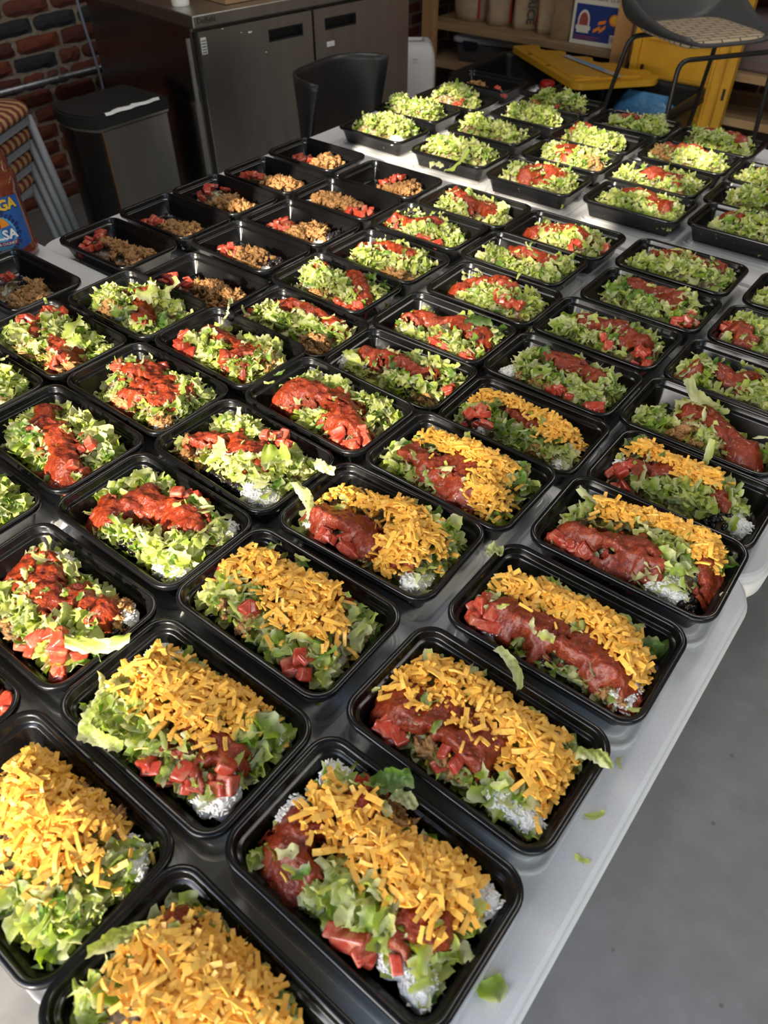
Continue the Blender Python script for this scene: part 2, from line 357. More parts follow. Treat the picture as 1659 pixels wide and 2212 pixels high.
def text(body, size, wrap=None, align='CENTER', bold=0.0):
    c = bpy.data.curves.new('t', 'FONT'); c.body = body; c.size = size; c.align_x = align; c.align_y = 'CENTER'; c.resolution_u = 2; c.offset = bold; c.extrude = 0.0004
    o = bpy.data.objects.new('t', c); COL.objects.link(o)
    bpy.context.view_layer.update()
    me = bpy.data.meshes.new_from_object(o.evaluated_get(bpy.context.evaluated_depsgraph_get()))
    V = [tuple(v.co) for v in me.vertices]; F = [tuple(p.vertices) for p in me.polygons]
    bpy.data.objects.remove(o); bpy.data.curves.remove(c); bpy.data.meshes.remove(me)
    if wrap: V = [wrap(v) for v in V]
    return V, F

# value noise
_lat = nrng.random((64, 64, 4)).astype(np.float64) * 2 - 1
def vn(x, y, ch=0):
    xi = np.floor(x).astype(int); yi = np.floor(y).astype(int); fx = x - xi; fy = y - yi
    fx = fx * fx * (3 - 2 * fx); fy = fy * fy * (3 - 2 * fy); L = _lat[:, :, ch]
    a = L[xi % 64, yi % 64]; b2 = L[(xi + 1) % 64, yi % 64]; c = L[xi % 64, (yi + 1) % 64]; d = L[(xi + 1) % 64, (yi + 1) % 64]
    return (a * (1 - fx) + b2 * fx) * (1 - fy) + (c * (1 - fx) + d * fx) * fy

# ------------------------------------------------------------------ the setting
structure(mk('floor', *box(-3.6, 6.0, -14.0, 5.2, -0.10, 0.0), 'concrete'))
structure(mk('ceiling', *box(-3.6, 4.0, -1.0, 5.2, 3.0, 3.12), 'plaster'))
structure(mk('wall_right', *box(3.6, 3.8, -1.0, 5.2, 0, 3.0), 'plaster'))
structure(mk('wall_back', *box(-3.6, 3.8, 5.0, 5.2, 0, 3.0), 'brick_far'))
DOOR_L, DOOR_R, DOOR_H = -0.95, 2.6, 2.19
wf = join(box(-3.6, DOOR_L, -1.0, -0.8, 0, 3.0), box(DOOR_R, 3.8, -1.0, -0.8, 0, 3.0), box(DOOR_L, DOOR_R, -1.0, -0.8, DOOR_H, 3.0))
structure(mk('wall_front', *wf, 'plaster'))
wl_ = structure(mk('wall_left', *box(-3.6, -3.41, -0.8, 5.0, 0, 3.0), 'brick_far'))
wl_.data.materials.clear(); wl_.data.materials.append(M['brick_far'])
mk('mortar_bed', *box(-3.412, -3.402, 0.6, 3.4, 0.0, 1.06), 'mortar', wl_)
def brick_mesh(seed, length):
    q = random.Random(seed); bm = bmesh.new(); bmesh.ops.create_grid(bm, x_segments=5, y_segments=3, size=0.5)
    V = []; idx = {}
    for i, v in enumerate(bm.verts):
        ex = abs(abs(v.co.x) - 0.5) < 1e-4; ey = abs(abs(v.co.y) - 0.5) < 1e-4
        y = v.co.x * length + q.uniform(-1, 1) * (0.005 if ex else 0.003); z = v.co.y * 0.055 + q.uniform(-1, 1) * (0.0035 if ey else 0.001)
        if ex and ey: y *= 0.965; z *= 0.87
        d = 0.003 if (ex or ey) else 0.013 + q.uniform(-0.003, 0.003)
        V.append((d, y, z)); idx[v] = i
    F = [tuple(idx[v] for v in f.verts) for f in bm.faces]; bm.free()
    me = bpy.data.meshes.new('brick'); me.from_pydata(V, [], F); me.materials.append(M['brick']); return me
bl = [brick_mesh(s, 0.203) for s in range(5)]; bs = [brick_mesh(s + 20, 0.098) for s in range(3)]
def recol(ms):
    out = []
    for me in ms: m2 = me.copy(); m2.materials.clear(); m2.materials.append(M['brick_dark']); out.append(m2)
    return out
bld, bsd = recol(bl), recol(bs)
q = random.Random(3)
for row in range(16):
    z = 0.037 + row * 0.066; y = 0.62 + (row % 2) * 0.105 + q.uniform(-0.02, 0.02)
    dark = row == 10
    while y < 3.35:
        short = q.random() < 0.22 and not dark
        w = 0.098 if short else 0.203
        burnt = dark or q.random() < 0.015
        me = q.choice((bsd if burnt else bs) if short else (bld if burnt else bl))
        inst('brick', me, wl_, (-3.402, y + w / 2, z + q.uniform(-0.002, 0.002)), (q.uniform(-0.02, 0.02), 0, 0), (1, 1, q.uniform(0.94, 1.06)))
        y += w + q.uniform(0.012, 0.018)

# ------------------------------------------------------------------ unseen ceiling lamps, added to lift the room's ambient light
lampm, nd, ln, b = newmat('fill_lamp_diffuser'); setp(b, Base_Color=(0.9, 0.9, 0.9), Emission_Color=(1.0, 0.95, 0.88), Emission_Strength=3.0); M['lamp'] = lampm
for lx, ly, nm_ in ((-1.7, 1.2, 'added ceiling fill lamp above the refrigerator side'), (-0.2, 3.0, 'added ceiling fill lamp above the storage shelf side'), (1.4, 1.2, 'added ceiling fill lamp above the bare floor')):
    lt = thing('fill_lamp', nm_, 'lamp', (lx, ly, 2.90))
    mk('lamp_housing', *box(-0.11, 0.11, -0.62, 0.62, 0.03, 0.10, 0.01), 'white_plastic', lt); mk('diffuser', *box(-0.09, 0.09, -0.60, 0.60, 0.0, 0.03, 0.008), 'lamp', lt)
    ld = bpy.data.lights.new('fill_light', 'AREA'); ld.shape = 'RECTANGLE'; ld.size = 0.18; ld.size_y = 1.2; ld.energy = 13; ld.color = (1.0, 0.95, 0.88)
    lo = bpy.data.objects.new('fill_light', ld); COL.objects.link(lo); lo.parent = lt; lo.location = (0, 0, -0.006)

# ------------------------------------------------------------------ pipe and cable on the brick wall
p = thing('conduit_pipe', 'grey metal pipe running low along the brick wall', 'pipe', (-3.34, 0.6, 0.505))
mk('pipe', *tube([(0, 0, 0), (0, 3.4, 0)], 0.013, 12), 'zinc', p, True)
for yy in (1.36, 2.6):
    mk('pipe_clip', *join(tube([(0, yy - 0.012, 0), (0, yy + 0.012, 0)], 0.0165, 12), tube([(0.006, yy, 0.012), (0.004, yy, 0.042)], [0.005, 0.006], 8), box(-0.055, 0.0, yy - 0.008, yy + 0.008, -0.006, 0.006)), 'zinc', p)
path = [Vector((-3.30, 2.12 + 0.012 * math.sin(k * 0.9), 0.30 + k * 0.09)) for k in range(16)]
tag(mk('wall_cable', *tube(path, 0.006, 8), 'cable', None, True), 'thin grey-blue cable hanging down beside the steel refrigerator', 'cable')

# ------------------------------------------------------------------ refrigerator
FR = math.atan2(0.989, 0.15)          # local +x runs along the front, left to right; local +y goes back
fr = thing('refrigerator', 'low stainless steel two-door worktop refrigerator against the brick wall', 'refrigerator', (-2.142, 1.754, 0), FR)
fw_, fd_, fh_ = 0.945, 0.74, 0.90
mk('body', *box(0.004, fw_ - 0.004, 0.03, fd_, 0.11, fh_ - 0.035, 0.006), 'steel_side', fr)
mk('worktop', *box(-0.004, fw_, -0.004, fd_, fh_ - 0.036, fh_, 0.004), 'steel', fr)
mk('kick_plate', *box(0.02, fw_ - 0.02, 0.06, fd_ - 0.04, 0.03, 0.11), 'steel_dark', fr)
mk('gasket_post', *box(0.006, 0.018, 0.012, 0.032, 0.14, fh_ - 0.05), 'rubber', fr)
mk('edge_strip', *box(-0.003, 0.004, 0.055, 0.062, 0.35, fh_ - 0.07), 'steel', fr)
for x0, x1, h0, h1 in ((0.010, 0.468, 0.28, 0.426), (0.478, 0.939, 0.525, 0.671)):
    z0, z1, hz0, hz1 = 0.13, fh_ - 0.046, 0.787, 0.823
    V, F = join(box(x0, h0, 0, 0.03, z0, z1), box(h1, x1, 0, 0.03, z0, z1), box(h0, h1, 0, 0.03, z0, hz0), box(h0, h1, 0, 0.03, hz1, z1))
    d = mk('door', V, F, 'steel', fr)
    mk('handle_recess', *join(box(h0, h1, 0.026, 0.030, hz0, hz1), box(h0, h1, -0.0015, 0.026, hz1 - 0.004, hz1), box(h0, h1, -0.0015, 0.026, hz0, hz0 + 0.004), box(h0, h0 + 0.004, -0.0015, 0.026, hz0, hz1), box(h1 - 0.004, h1, -0.0015, 0.026, hz0, hz1)), 'tote', d)
    if x0 < 0.1:
        mk('sticker', *box(0.016, 0.036, -0.0012, 0, 0.792, 0.838), 'box_white', d)
        mk('sticker_print', *join(*[box(0.018, 0.034, -0.0018, -0.001, 0.795 + k * 0.008, 0.799 + k * 0.008) for k in range(5)]), 'grey_print', d)
        for sx, sz, w in ((0.20, 0.825, 0.013), (0.17, 0.83, 0.005), (0.10, 0.85, 0.006), (0.26, 0.76, 0.006)):
            mk('scuff', *box(sx, sx + w, -0.0008, 0, sz, sz + w * 0.35), 'paper', d)
    else:
        mk('tape_patch', *box(0.53, 0.565, -0.001, 0, 0.735, 0.751), 'tape', d)
mk('nameplate_lettering', *text('Delfield', 0.022, lambda v: (v[0] + 0.045, -0.0045 - v[2], v[1] + fh_ - 0.017), bold=0.0004), 'dark_print', fr)
for lx in (0.06, fw_ - 0.06):
    for ly in (0.1, fd_ - 0.1): mk('leg', *tube([(lx, ly, 0), (lx, ly, 0.035)], 0.018, 10), 'steel_dark', fr)

V, F = lathe([(0.026, 0), (0.028, 0.003), (0.0285, 0.01), (0.034, 0.088), (0.036, 0.091), (0.034, 0.093), (0.031, 0.09), (0.026, 0.006)])
tag(inst('paper_cup', mk('paper_cup_tmp', V, F, 'paper', None, True).data), 'white paper cup standing on the refrigerator worktop', 'cup').location = (-2.285, 1.832, 0.9)
bpy.data.objects.remove(bpy.data.objects['paper_cup_tmp'])
cb = thing('cardboard_box', 'brown cardboard box sitting on the refrigerator worktop', 'box', (-2.135, 1.915, 0.9), FR)
mk('box_body', *box(0.0, 0.55, 0.035, 0.42, 0.002, 0.19), 'cardboard', cb)
mk('top_flap', *box(0.0, 0.55, 0.036, 0.226, 0.19, 0.194), 'cardboard', cb); mk('top_flap', *box(0.0, 0.55, 0.229, 0.42, 0.19, 0.194), 'cardboard', cb)
mk('packing_tape', *box(-0.001, 0.551, 0.205, 0.25, 0.1942, 0.1952), 'burlap', cb)

# ------------------------------------------------------------------ step bin
tb = thing('trash_can', 'tall stainless steel step bin with black lid by the brick wall', 'trash can', (-2.44, 1.575, 0))
def bulge(z0, z1, grow, n=14):
    out = []
    x0, x1, y0, y1 = -0.112 - grow, 0.112 + grow, -0.125 - grow, 0.158 + grow
    for k in range(n + 1):
        t = k / n; x = x1 + (x0 - x1) * (1 - t); out.append((x, y0 - 0.035 * (1 - (2 * t - 1) ** 2)))
    out += [(x1, y1), (x0, y1)]
    m_ = len(out); V = [(a, b2, z) for z in (z0, z1) for a, b2 in out]
    F = [(i, (i + 1) % m_, m_ + (i + 1) % m_, m_ + i) for i in range(m_)] + [tuple(range(m_ - 1, -1, -1)), tuple(range(m_, 2 * m_))]
    return V, F
mk('body', *bulge(0.03, 0.605, 0), 'steel_dark', tb)
mk('front_panel', *box(0.112, 0.117, -0.112, 0.15, 0.05, 0.60), 'steel', tb)
mk('trim_strip', *box(0.113, 0.119, -0.117, -0.113, 0.05, 0.603), 'copper', tb)
mk('rim', *bulge(0.603, 0.611, 0.003), 'steel', tb)
mk('lid', *join(bulge(0.611, 0.645, 0.006), bulge(0.645, 0.651, 0.0)), 'rubber', tb)
ts = [(0.116 + 0.004 * math.sin(k * 1.7), -0.09 + k * 0.02, 0.652) for k in range(12)]
V, F = [], []
for k, (x, y, z) in enumerate(ts):
    w = 0.006 + 0.008 * abs(math.sin(k * 1.3)) if 1 < k < 7 else 0.004
    V += [(x + 0.004, y, z - 0.006), (x, y, z + 0.0015), (x - w, y, z + 0.0012)]
    if k: a = 3 * k; F += [(a - 3, a, a + 1, a - 2), (a - 2, a + 1, a + 2, a - 1)]
mk('torn_film', V, F, 'tape', tb)
mk('pedal', *box(0.117, 0.165, -0.03, 0.05, 0.015, 0.028, 0.005), 'steel', tb)
mk('base', *bulge(0.0, 0.03, 0.004), 'rubber', tb)

# ------------------------------------------------------------------ stack of upholstered chairs
def stack_chair(label, loc, rz, first=[None]):
    t = thing('stacking_chair', label, 'chair', loc, rz, 'striped chairs in the stack')
    if first[0]:
        for ch in first[0].children:
            c = ch.copy(); COL.objects.link(c); c.parent = t
        return t
    first[0] = t
    mk('seat', *loft(0.44, 0.44, 0.07, [(0.03, 0.445), (0.004, 0.452), (0, 0.463), (0.004, 0.476), (0.02, 0.486), (0.06, 0.490)], 6), 'stripe', t, True)
    mk('seat_frame', *loft(0.42, 0.42, 0.05, [(0, 0.425), (0, 0.445), (0.02, 0.445), (0.02, 0.425)], 4, False, False), 'grey_metal', t)
    for sx in (-1, 1):
        for sy in (-1, 1):
            mk('leg', *tube([(sx * 0.195, sy * 0.195, 0.44), (sx * 0.235, sy * 0.235, 0.0)], 0.0135, 8), 'grey_metal', t, True)
        mk('back_upright', *tube([(sx * 0.195, -0.20, 0.43), (sx * 0.195, -0.24, 0.60), (sx * 0.19, -0.29, 0.88)], 0.012, 8), 'grey_metal', t, True)
    mk('backrest', *move(loft(0.40, 0.045, 0.02, [(0.01, 0.56), (0, 0.58), (0, 0.84), (0.01, 0.87)], 4), (0, -0.265, 0)), 'stripe', t, True)
    return t
nm = ['topmost striped chair of the stack at the left edge', 'second striped chair from the top of the stack', 'third striped chair from the top of the stack', 'lowest striped chair of the stack by the trash can']
for k in range(4):
    stack_chair(nm[k], (-2.555 - 0.018 * k, 1.045 - 0.010 * k, 0.216 - 0.072 * k), math.radians(-58))

# ------------------------------------------------------------------ black shell chair at the far table
def shell(hw_front, hw_arm, depth, back_h, arm_h):
    def fn(a, b2):
        s = 2 * a - 1; t = b2 * 2
        if t <= 1.0:
            y = depth * t; z = 0.012 * (1 - t) ** 2 - 0.01 * math.sin(t * PI); hw = hw_front + (hw_arm - hw_front) * t; rise = 0.03 + arm_h * t ** 1.6
        else:
            k = t - 1; ang = min(k * 2.2, 1.0) * 1.30
            y = depth + 0.05 * math.sin(ang) + 0.06 * k; z = 0.05 * (1 - math.cos(ang)) + back_h * k ** 0.95; hw = hw_arm * (1 - 0.06 * k); rise = arm_h + 0.03 - 0.12 * k
        e = abs(s) ** 4
        fwd = -0.13 * e * max(0.0, t - 0.8)
        return (s * hw * (1 - 0.10 * e), y + fwd, z + max(rise, 0.0) * e * (1.0 if t < 1.3 else max(0.0, (2 - t) / 0.7)))
    return sheet(fn, 25, 33)
ch = thing('shell_chair', 'black moulded shell chair pushed in at the far table end', 'chair', (-1.33, 1.945, 0), math.radians(97))
mk('seat_shell', *move(thick(shell(0.20, 0.235, 0.34, 0.32, 0.02), 0.009), (0, 0, 0.445)), 'black_shell', ch, True)
for sx in (-1, 1):
    mk('leg', *tube(arc_path([(sx * 0.17, 0.06, 0.44), (sx * 0.22, -0.02, 0.0)], 0.02), 0.010, 8), 'black_metal', ch, True)
    mk('leg', *tube(arc_path([(sx * 0.17, 0.30, 0.44), (sx * 0.22, 0.40, 0.0)], 0.02), 0.010, 8), 'black_metal', ch, True)
mk('seat_frame', *join(tube([(-0.17, 0.06, 0.438), (0.17, 0.06, 0.438)], 0.009, 8), tube([(-0.17, 0.30, 0.438), (0.17, 0.30, 0.438)], 0.009, 8)), 'black_metal', ch)

# ------------------------------------------------------------------ stool with woven pad
st = thing('bar_stool', 'tall black wire stool with grey shell and woven seat pad', 'stool', (-0.885, 3.07, 0), math.atan2(0.835, 0.55))
mk('seat_shell', *move(thick(shell(0.215, 0.28, 0.40, 0.34, 0.13), 0.012), (0, 0, 0.745)), 'grey_shell', st, True)
mk('seat_pad', *move(loft(0.36, 0.34, 0.07, [(0.012, 0.0), (0, 0.006), (0, 0.014), (0.008, 0.021), (0.03, 0.023)], 6), (0, 0.185, 0.752)), 'woven', st, True)
mk('front_frame', *tube(arc_path([(-0.225, -0.03, 0.0), (-0.20, 0.01, 0.725), (0.20, 0.01, 0.725), (0.225, -0.03, 0.0)], 0.04), 0.0085, 8), 'black_metal', st, True)
mk('rear_frame', *tube(arc_path([(-0.26, 0.48, 0.0), (-0.20, 0.33, 0.735), (0.20, 0.33, 0.735), (0.26, 0.48, 0.0)], 0.04), 0.0085, 8), 'black_metal', st, True)
for sx in (-1, 1): mk('runner', *tube([(sx * 0.225, -0.03, 0.009), (sx * 0.26, 0.48, 0.009)], 0.0085, 8), 'black_metal', st)
mk('footrest', *tube([(-0.217, -0.017, 0.23), (0.217, -0.017, 0.23)], 0.0085, 8), 'black_metal', st)

# ------------------------------------------------------------------ wooden shelving and what stands on it
SV = 4.30
sh = thing('wooden_shelf', 'pine storage shelf built from boards along the back wall', 'shelf', (0, 0, 0))
for x in (-3.08, -1.845, -0.42): 
    mk('post', *box(x, x + 0.092, SV - 0.04, SV, 0, 1.5, 0.003), 'wood_z', sh); mk('post', *box(x, x + 0.092, SV + 0.46, SV + 0.50, 0, 1.5, 0.003), 'wood_z', sh)
for z in (0.39, 0.19, 0.93):
    for k in range(4):
        mk('board', *box(-3.075, -0.33, SV + 0.002 + k * 0.115, SV + 0.112 + k * 0.115, z - 0.037, z, 0.002), 'wood_x', sh)
def sack(loc, rz, w, d, h, seed, label, pink=False, letters=None):
    t = thing('rice_sack', label, 'sack', loc, rz, 'rice sacks on the shelf')
    q = random.Random(seed); n = 28; V, F = [], []; rings = 14
    for j in range(rings):
        tz = j / (rings - 1); z = h * tz
        pinch = (1 - 0.75 * max(0, (tz - 0.72) / 0.28) ** 1.6) * (0.82 + 0.18 * min(1, tz / 0.12))
        for k in range(n):
            a = 2 * PI * k / n; c, s = math.cos(a), math.sin(a)
            x = w / 2 * math.copysign(abs(c) ** 0.6, c); y = d / 2 * math.copysign(abs(s) ** 0.8, s) * pinch
            V.append((x + 0.006 * math.sin(3 * a + seed + 5 * tz), y + 0.006 * math.sin(9 * tz + a * 2 + seed), z))
    for j in range(rings - 1):
        for k in range(n): F.append((j * n + k, j * n + (k + 1) % n, (j + 1) * n + (k + 1) % n, (j + 1) * n + k))
    F += [tuple(range(n - 1, -1, -1)), tuple((rings - 1) * n + k for k in range(n))]
    body = mk('sack_body', V, F, 'burlap', t, True)
    mk('stitched_seam', *tube([(w * 0.47, -d * 0.30 * (1 if tz < 0.75 else 0.6), h * tz) for tz in (0.03, 0.2, 0.4, 0.6, 0.8, 0.95)], 0.008, 6), 'red_print', t)
    if pink:
        V2, F2 = thick(sheet(lambda a, b2: ((a - 0.5) * w * 0.55, -d / 2 * (1.03 + 0.10 * math.sin(a * PI)) - 0.004, h * (0.34 + 0.4 * b2)), 6, 6), 0.002)
        mk('paper_label', V2, F2, 'pink_label', t)
    if letters:
        mk('lettering', *text(letters, 0.062, lambda v: (v[1] + 0.035, -d / 2 - 0.011 - v[2], -v[0] + h * 0.20), bold=0.002), 'dark_print', t)
    return t
sz = 0.391
sack((-2.875, 4.50, sz), -0.1, 0.20, 0.20, 0.50, 1, 'plain rice sack at the far left of the upper shelf')
sack((-2.675, 4.48, sz), 0.45, 0.145, 0.15, 0.50, 2, 'rice sack with a pink paper label on the shelf', True)
sack((-2.495, 4.47, sz), 0.45, 0.145, 0.15, 0.50, 3, 'rice sack with dark printed letters on the shelf', True, 'RICE')
sack((-2.343, 4.45, sz), 0.5, 0.11, 0.11, 0.50, 4, 'narrow rice sack next to the brown paper bag')
pb = thing('paper_bag', 'plain brown paper bag between rice sack and pasta carton', 'bag', (-2.205, 4.45, sz), 0.05)
V, F = loft(0.115, 0.22, 0.012, [(0, 0), (0, 0.1), (0.004, 0.2), (0, 0.3), (0.01, 0.42)], 3, True, False)
V = [(x + 0.006 * math.sin(z * 40 + y * 30), y + 0.006 * math.sin(z * 33 + x * 40), z) for x, y, z in V]
mk('bag_body', V, F, 'kraft', pb); mk('folded_top', *box(-0.05, 0.05, -0.03, 0.03, 0.40, 0.45, 0.006), 'kraft', pb)
px = thing('pasta_carton', 'white pasta carton with blue printed front on the shelf', 'carton', (-1.985, 4.44, sz), 0.02)
bw, bh = 0.29, 0.32
mk('carton_body', *box(-bw / 2, bw / 2, -0.11, 0.16, 0, bh, 0.003), 'box_white', px)
fy = -0.1105
panel = mk('blue_panel', *box(-bw / 2 + 0.018, bw / 2 - 0.012, fy - 0.0008, fy, 0.022, 0.185), 'box_blue', px)
def flat(v, x=0, z=0, y=fy - 0.001): return (v[0] + x, y - v[2], v[1] + z)
mk('lettering', *text('PENNE RIGATE   2 x 10 lb', 0.019, lambda v: flat(v, 0.02, 0.212, fy), bold=0.0005), 'grey_print', px)
def disc(cx, cz, rx, rz2, y, a0=0, a1=360, n=28):
    pts = [(cx + rx * math.cos(math.radians(a0 + (a1 - a0) * k / n)), cz + rz2 * math.sin(math.radians(a0 + (a1 - a0) * k / n))) for k in range(n + 1)]
    V = [(x, yy, z) for yy in (y, y - 0.0006) for x, z in pts]; m_ = n + 1
    return V, [tuple(range(m_)), tuple(range(2 * m_ - 1, m_ - 1, -1))] + [(i, m_ + i, m_ + (i + 1) % m_, (i + 1) % m_) for i in range(m_)]
y1 = fy - 0.0009
mk('arch_emblem', *join(disc(-0.075, 0.108, 0.034, 0.052, y1, 0, 180), box(-0.109, -0.041, y1 - 0.0006, y1, 0.085, 0.11)), 'box_white', px)
mk('arch_field', *join(disc(-0.075, 0.108, 0.025, 0.040, y1 - 0.0007, 0, 180), box(-0.100, -0.050, y1 - 0.0013, y1 - 0.0007, 0.09, 0.11)), 'arch_red', px)
mk('emblem_banner', *join(box(-0.118, -0.032, y1 - 0.0020, y1 - 0.0014, 0.070, 0.088), box(-0.110, -0.040, y1 - 0.0018, y1 - 0.0012, 0.056, 0.072)), 'box_white', px)
def slab(cx, cz, w, h, rot, y):
    c, s = math.cos(rot), math.sin(rot); V = [(cx + x * c - z * s, yy, cz + x * s + z * c) for yy in (y, y - 0.0007) for x, z in ((-w / 2, -h / 2), (w / 2 - 0.008, -h / 2), (w / 2, h / 2), (-w / 2 + 0.008, h / 2))]
    return V, [(0, 1, 2, 3), (7, 6, 5, 4), (0, 4, 5, 1), (1, 5, 6, 2), (2, 6, 7, 3), (3, 7, 4, 0)]
for cx_, cz_, rot in ((0.030, 0.112, 0.25), (0.004, 0.078, 0.5), (0.036, 0.082, 0.65)):
    mk('penne_picture', *slab(cx_, cz_, 0.050, 0.014, rot, y1), 'orange', px)
mk('bowl_picture', *disc(0.098, 0.128, 0.030, 0.026, y1), 'orange', px)
mk('bowl_filling', *disc(0.100, 0.130, 0.021, 0.017, y1 - 0.0007), 'gold', px)
mk('fine_print', *join(*[box(-0.12, 0.03 - 0.02 * k, y1 - 0.0006, y1, 0.038 - 0.010 * k, 0.042 - 0.010 * k) for k in range(2)]), 'arch_red', px)
mk('barcode', *join(box(0.085, 0.130, y1 - 0.0006, y1, 0.022, 0.062)), 'box_white', px)
mk('barcode_bars', *join(*[box(0.089 + k * 0.005, 0.0915 + k * 0.005, y1 - 0.0012, y1 - 0.0006, 0.028, 0.056) for k in range(8)]), 'grey_print', px)

sb = thing('storage_bin', 'smoky clear storage bin with white lid on lower shelf', 'bin', (-2.70, 4.54, 0.191), 0.22)
mk('bin_body', *loft(0.46, 0.34, 0.05, [(0.03, 0), (0.025, 0.004), (0, 0.115), (0.003, 0.118), (0.027, 0.012)], 6, True, True), 'bin_clear', sb, True)
mk('lid', *loft(0.48, 0.36, 0.05, [(0, 0.108), (0, 0.128), (0.012, 0.138), (0.03, 0.138), (0.035, 0.144), (0.06, 0.144)], 6), 'lid_white', sb, True)
for sx in (-1, 1): mk('latch', *box(sx * 0.236 - 0.012, sx * 0.236 + 0.012, -0.05, 0.05, 0.075, 0.125, 0.005), 'latch', sb)
mk('front_latch', *box(-0.16, -0.07, -0.193, -0.172, 0.082, 0.12, 0.004), 'latch', sb)
sm = thing('small_tub', 'small pale tub with white lid at end of lower shelf', 'tub', (-2.28, 4.40, 0.191), 0.3)
mk('tub_body', *loft(0.16, 0.12, 0.02, [(0.008, 0), (0, 0.08)], 4), 'paper', sm); mk('lid', *loft(0.17, 0.13, 0.022, [(0, 0.078), (0, 0.092), (0.01, 0.095)], 4), 'clear', sm)
mw = thing('wrapped_package', 'mauve plastic wrapped package on shelf behind the stool', 'package', (-1.10, 4.47, sz), -0.1)
mk('package_body', *loft(0.36, 0.26, 0.03, [(0.012, 0), (0, 0.015), (0, 0.20), (0.012, 0.215)], 4), 'mauve', mw, True); mk('heat_seal', *box(-0.17, 0.17, -0.134, -0.131, 0.05, 0.06), 'grey_print', mw)

# white air purifier behind the refrigerator
ap = thing('air_purifier', 'white tower air purifier standing behind the refrigerator', 'appliance', (-2.385, 3.25, 0), math.radians(38))
V, F = loft(0.19, 0.18, 0.03, [(0.01, 0), (0, 0.01), (0, 0.47), (0.004, 0.505), (0.016, 0.535), (0.035, 0.552), (0.06, 0.556)], 6, True, False)
c0 = len(V); V += [(x * 0.55, y * 0.45, 0.53) for x, y in rrect(0.16, 0.16, 0.03, 6)]
F += [(6 * 24 + i, 6 * 24 + (i + 1) % 24, c0 + (i + 1) % 24, c0 + i) for i in range(24)] + [tuple(c0 + i for i in range(24))]
mk('housing', V, F, 'white_plastic', ap, True)
mk('outlet_grille', *loft(0.075, 0.06, 0.012, [(0, 0.531), (0, 0.534)], 4), 'lid_white', ap); mk('brand_mark', *box(-0.012, 0.012, -0.1015, -0.099, 0.492, 0.497), 'lid_white', ap)

# ------------------------------------------------------------------ totes with yellow lids
def tote(label, x0, x1, y0, y1, h=0.36):
    t = thing('storage_tote', label, 'tote', ((x0 + x1) / 2, (y0 + y1) / 2, 0))
    L, W = x1 - x0, y1 - y0
    mk('tub', *loft(L, W, 0.06, [(0.05, 0.0), (0.045, 0.004), (0.012, h - 0.04), (0.0, h - 0.04), (0.0, h), (0.018, h), (0.022, h - 0.02), (0.055, 0.012)], 6, True, True), 'tote', t, True)
    mk('rim_lip', *loft(L, W, 0.06, [(-0.004, h - 0.05), (-0.004, h - 0.042), (0.0, h - 0.042)], 6, False, False), 'tote', t)
    return t
tote('open black tote on the floor below the clear bin', -2.38, -1.82, 3.50, 4.10)
tote('open black tote on the floor behind the stool', -1.80, -1.232, 3.36, 4.08)
tl = thing('tote_lid', 'yellow toothed tote lid lying flat across the black totes', 'lid', (0, 0, 0))
A_, B_, C_ = Vector((-2.345, 4.085, 0)), Vector((-1.726, 3.639, 0)), Vector((-1.454, 3.955, 0))
def rounded(pts, rad, n=5):
    P = [Vector(p) for p in pts]; out = []
    for i in range(len(P)):
        a = P[i - 1] - P[i]; b2 = P[(i + 1) % len(P)] - P[i]; ra = min(rad[i], a.length * .45, b2.length * .45); s = P[i] + a.normalized() * ra; e = P[i] + b2.normalized() * ra
        if rad[i] < 1e-4: out.append(P[i]); continue
        for k in range(n + 1): t = k / n; out.append(s * (1 - t) ** 2 + P[i] * (2 * t * (1 - t)) + e * t ** 2)
    return out
def prism(poly, z0, z1):
    n = len(poly); V = [(p.x, p.y, z) for z in (z0, z1) for p in poly]
    return V, [tuple(range(n - 1, -1, -1)), tuple(range(n, 2 * n))] + [(i, (i + 1) % n, n + (i + 1) % n, n + i) for i in range(n)]
D_ = Vector((-2.255, 4.135, 0)); E_ = Vector((-1.49, 4.02, 0))
teeth = []; nt = 9
for k in range(nt + 1):
    t = k / nt; p = E_.lerp(D_, t); off = Vector((0.015, 0.045, 0)) if k % 2 else Vector((0, 0, 0))
    teeth += [p + off - Vector((-0.02, 0.003, 0)), p + off + Vector((-0.02, 0.003, 0))]
poly = rounded([A_, B_, C_] + teeth, [0.03, 0.07, 0.04] + [0.0] * len(teeth))
cen = Vector((-1.85, 3.92, 0))
mk('lid_plate', *prism(poly, 0.361, 0.388), 'yellow', tl)
inner = rounded([cen + (p - cen) * 0.80 for p in (A_, B_, C_, E_, D_)], [0.02] * 5)
mk('raised_panel', *prism(inner, 0.388, 0.395), 'yellow', tl)
mk('round_boss', *prism([Vector((-1.755 + 0.075 * math.cos(a * PI / 12), 3.80 + 0.055 * math.sin(a * PI / 12), 0)) for a in range(24)], 0.395, 0.400), 'yellow', tl)
mk('paper_strip', *prism([Vector(p) for p in ((-2.00, 4.02, 0), (-1.60, 3.83, 0), (-1.585, 3.862, 0), (-1.985, 4.055, 0))], 0.400, 0.4015), 'lid_white', tl)
mk('strip_print', *prism([Vector(p) for p in ((-1.93, 4.000, 0), (-1.70, 3.890, 0), (-1.693, 3.905, 0), (-1.923, 4.016, 0))], 0.4015, 0.4025), 'sky_blue', tl)
for t in (0.25, 0.55): 
    p = A_.lerp(B_, t) + Vector((0.012, 0.018, 0)); mk('bolt_slot', *prism([p + Vector((0.014 * math.cos(a), 0.008 * math.sin(a), 0)) for a in [i * PI / 5 for i in range(10)]], 0.388, 0.3892), 'tote', tl)
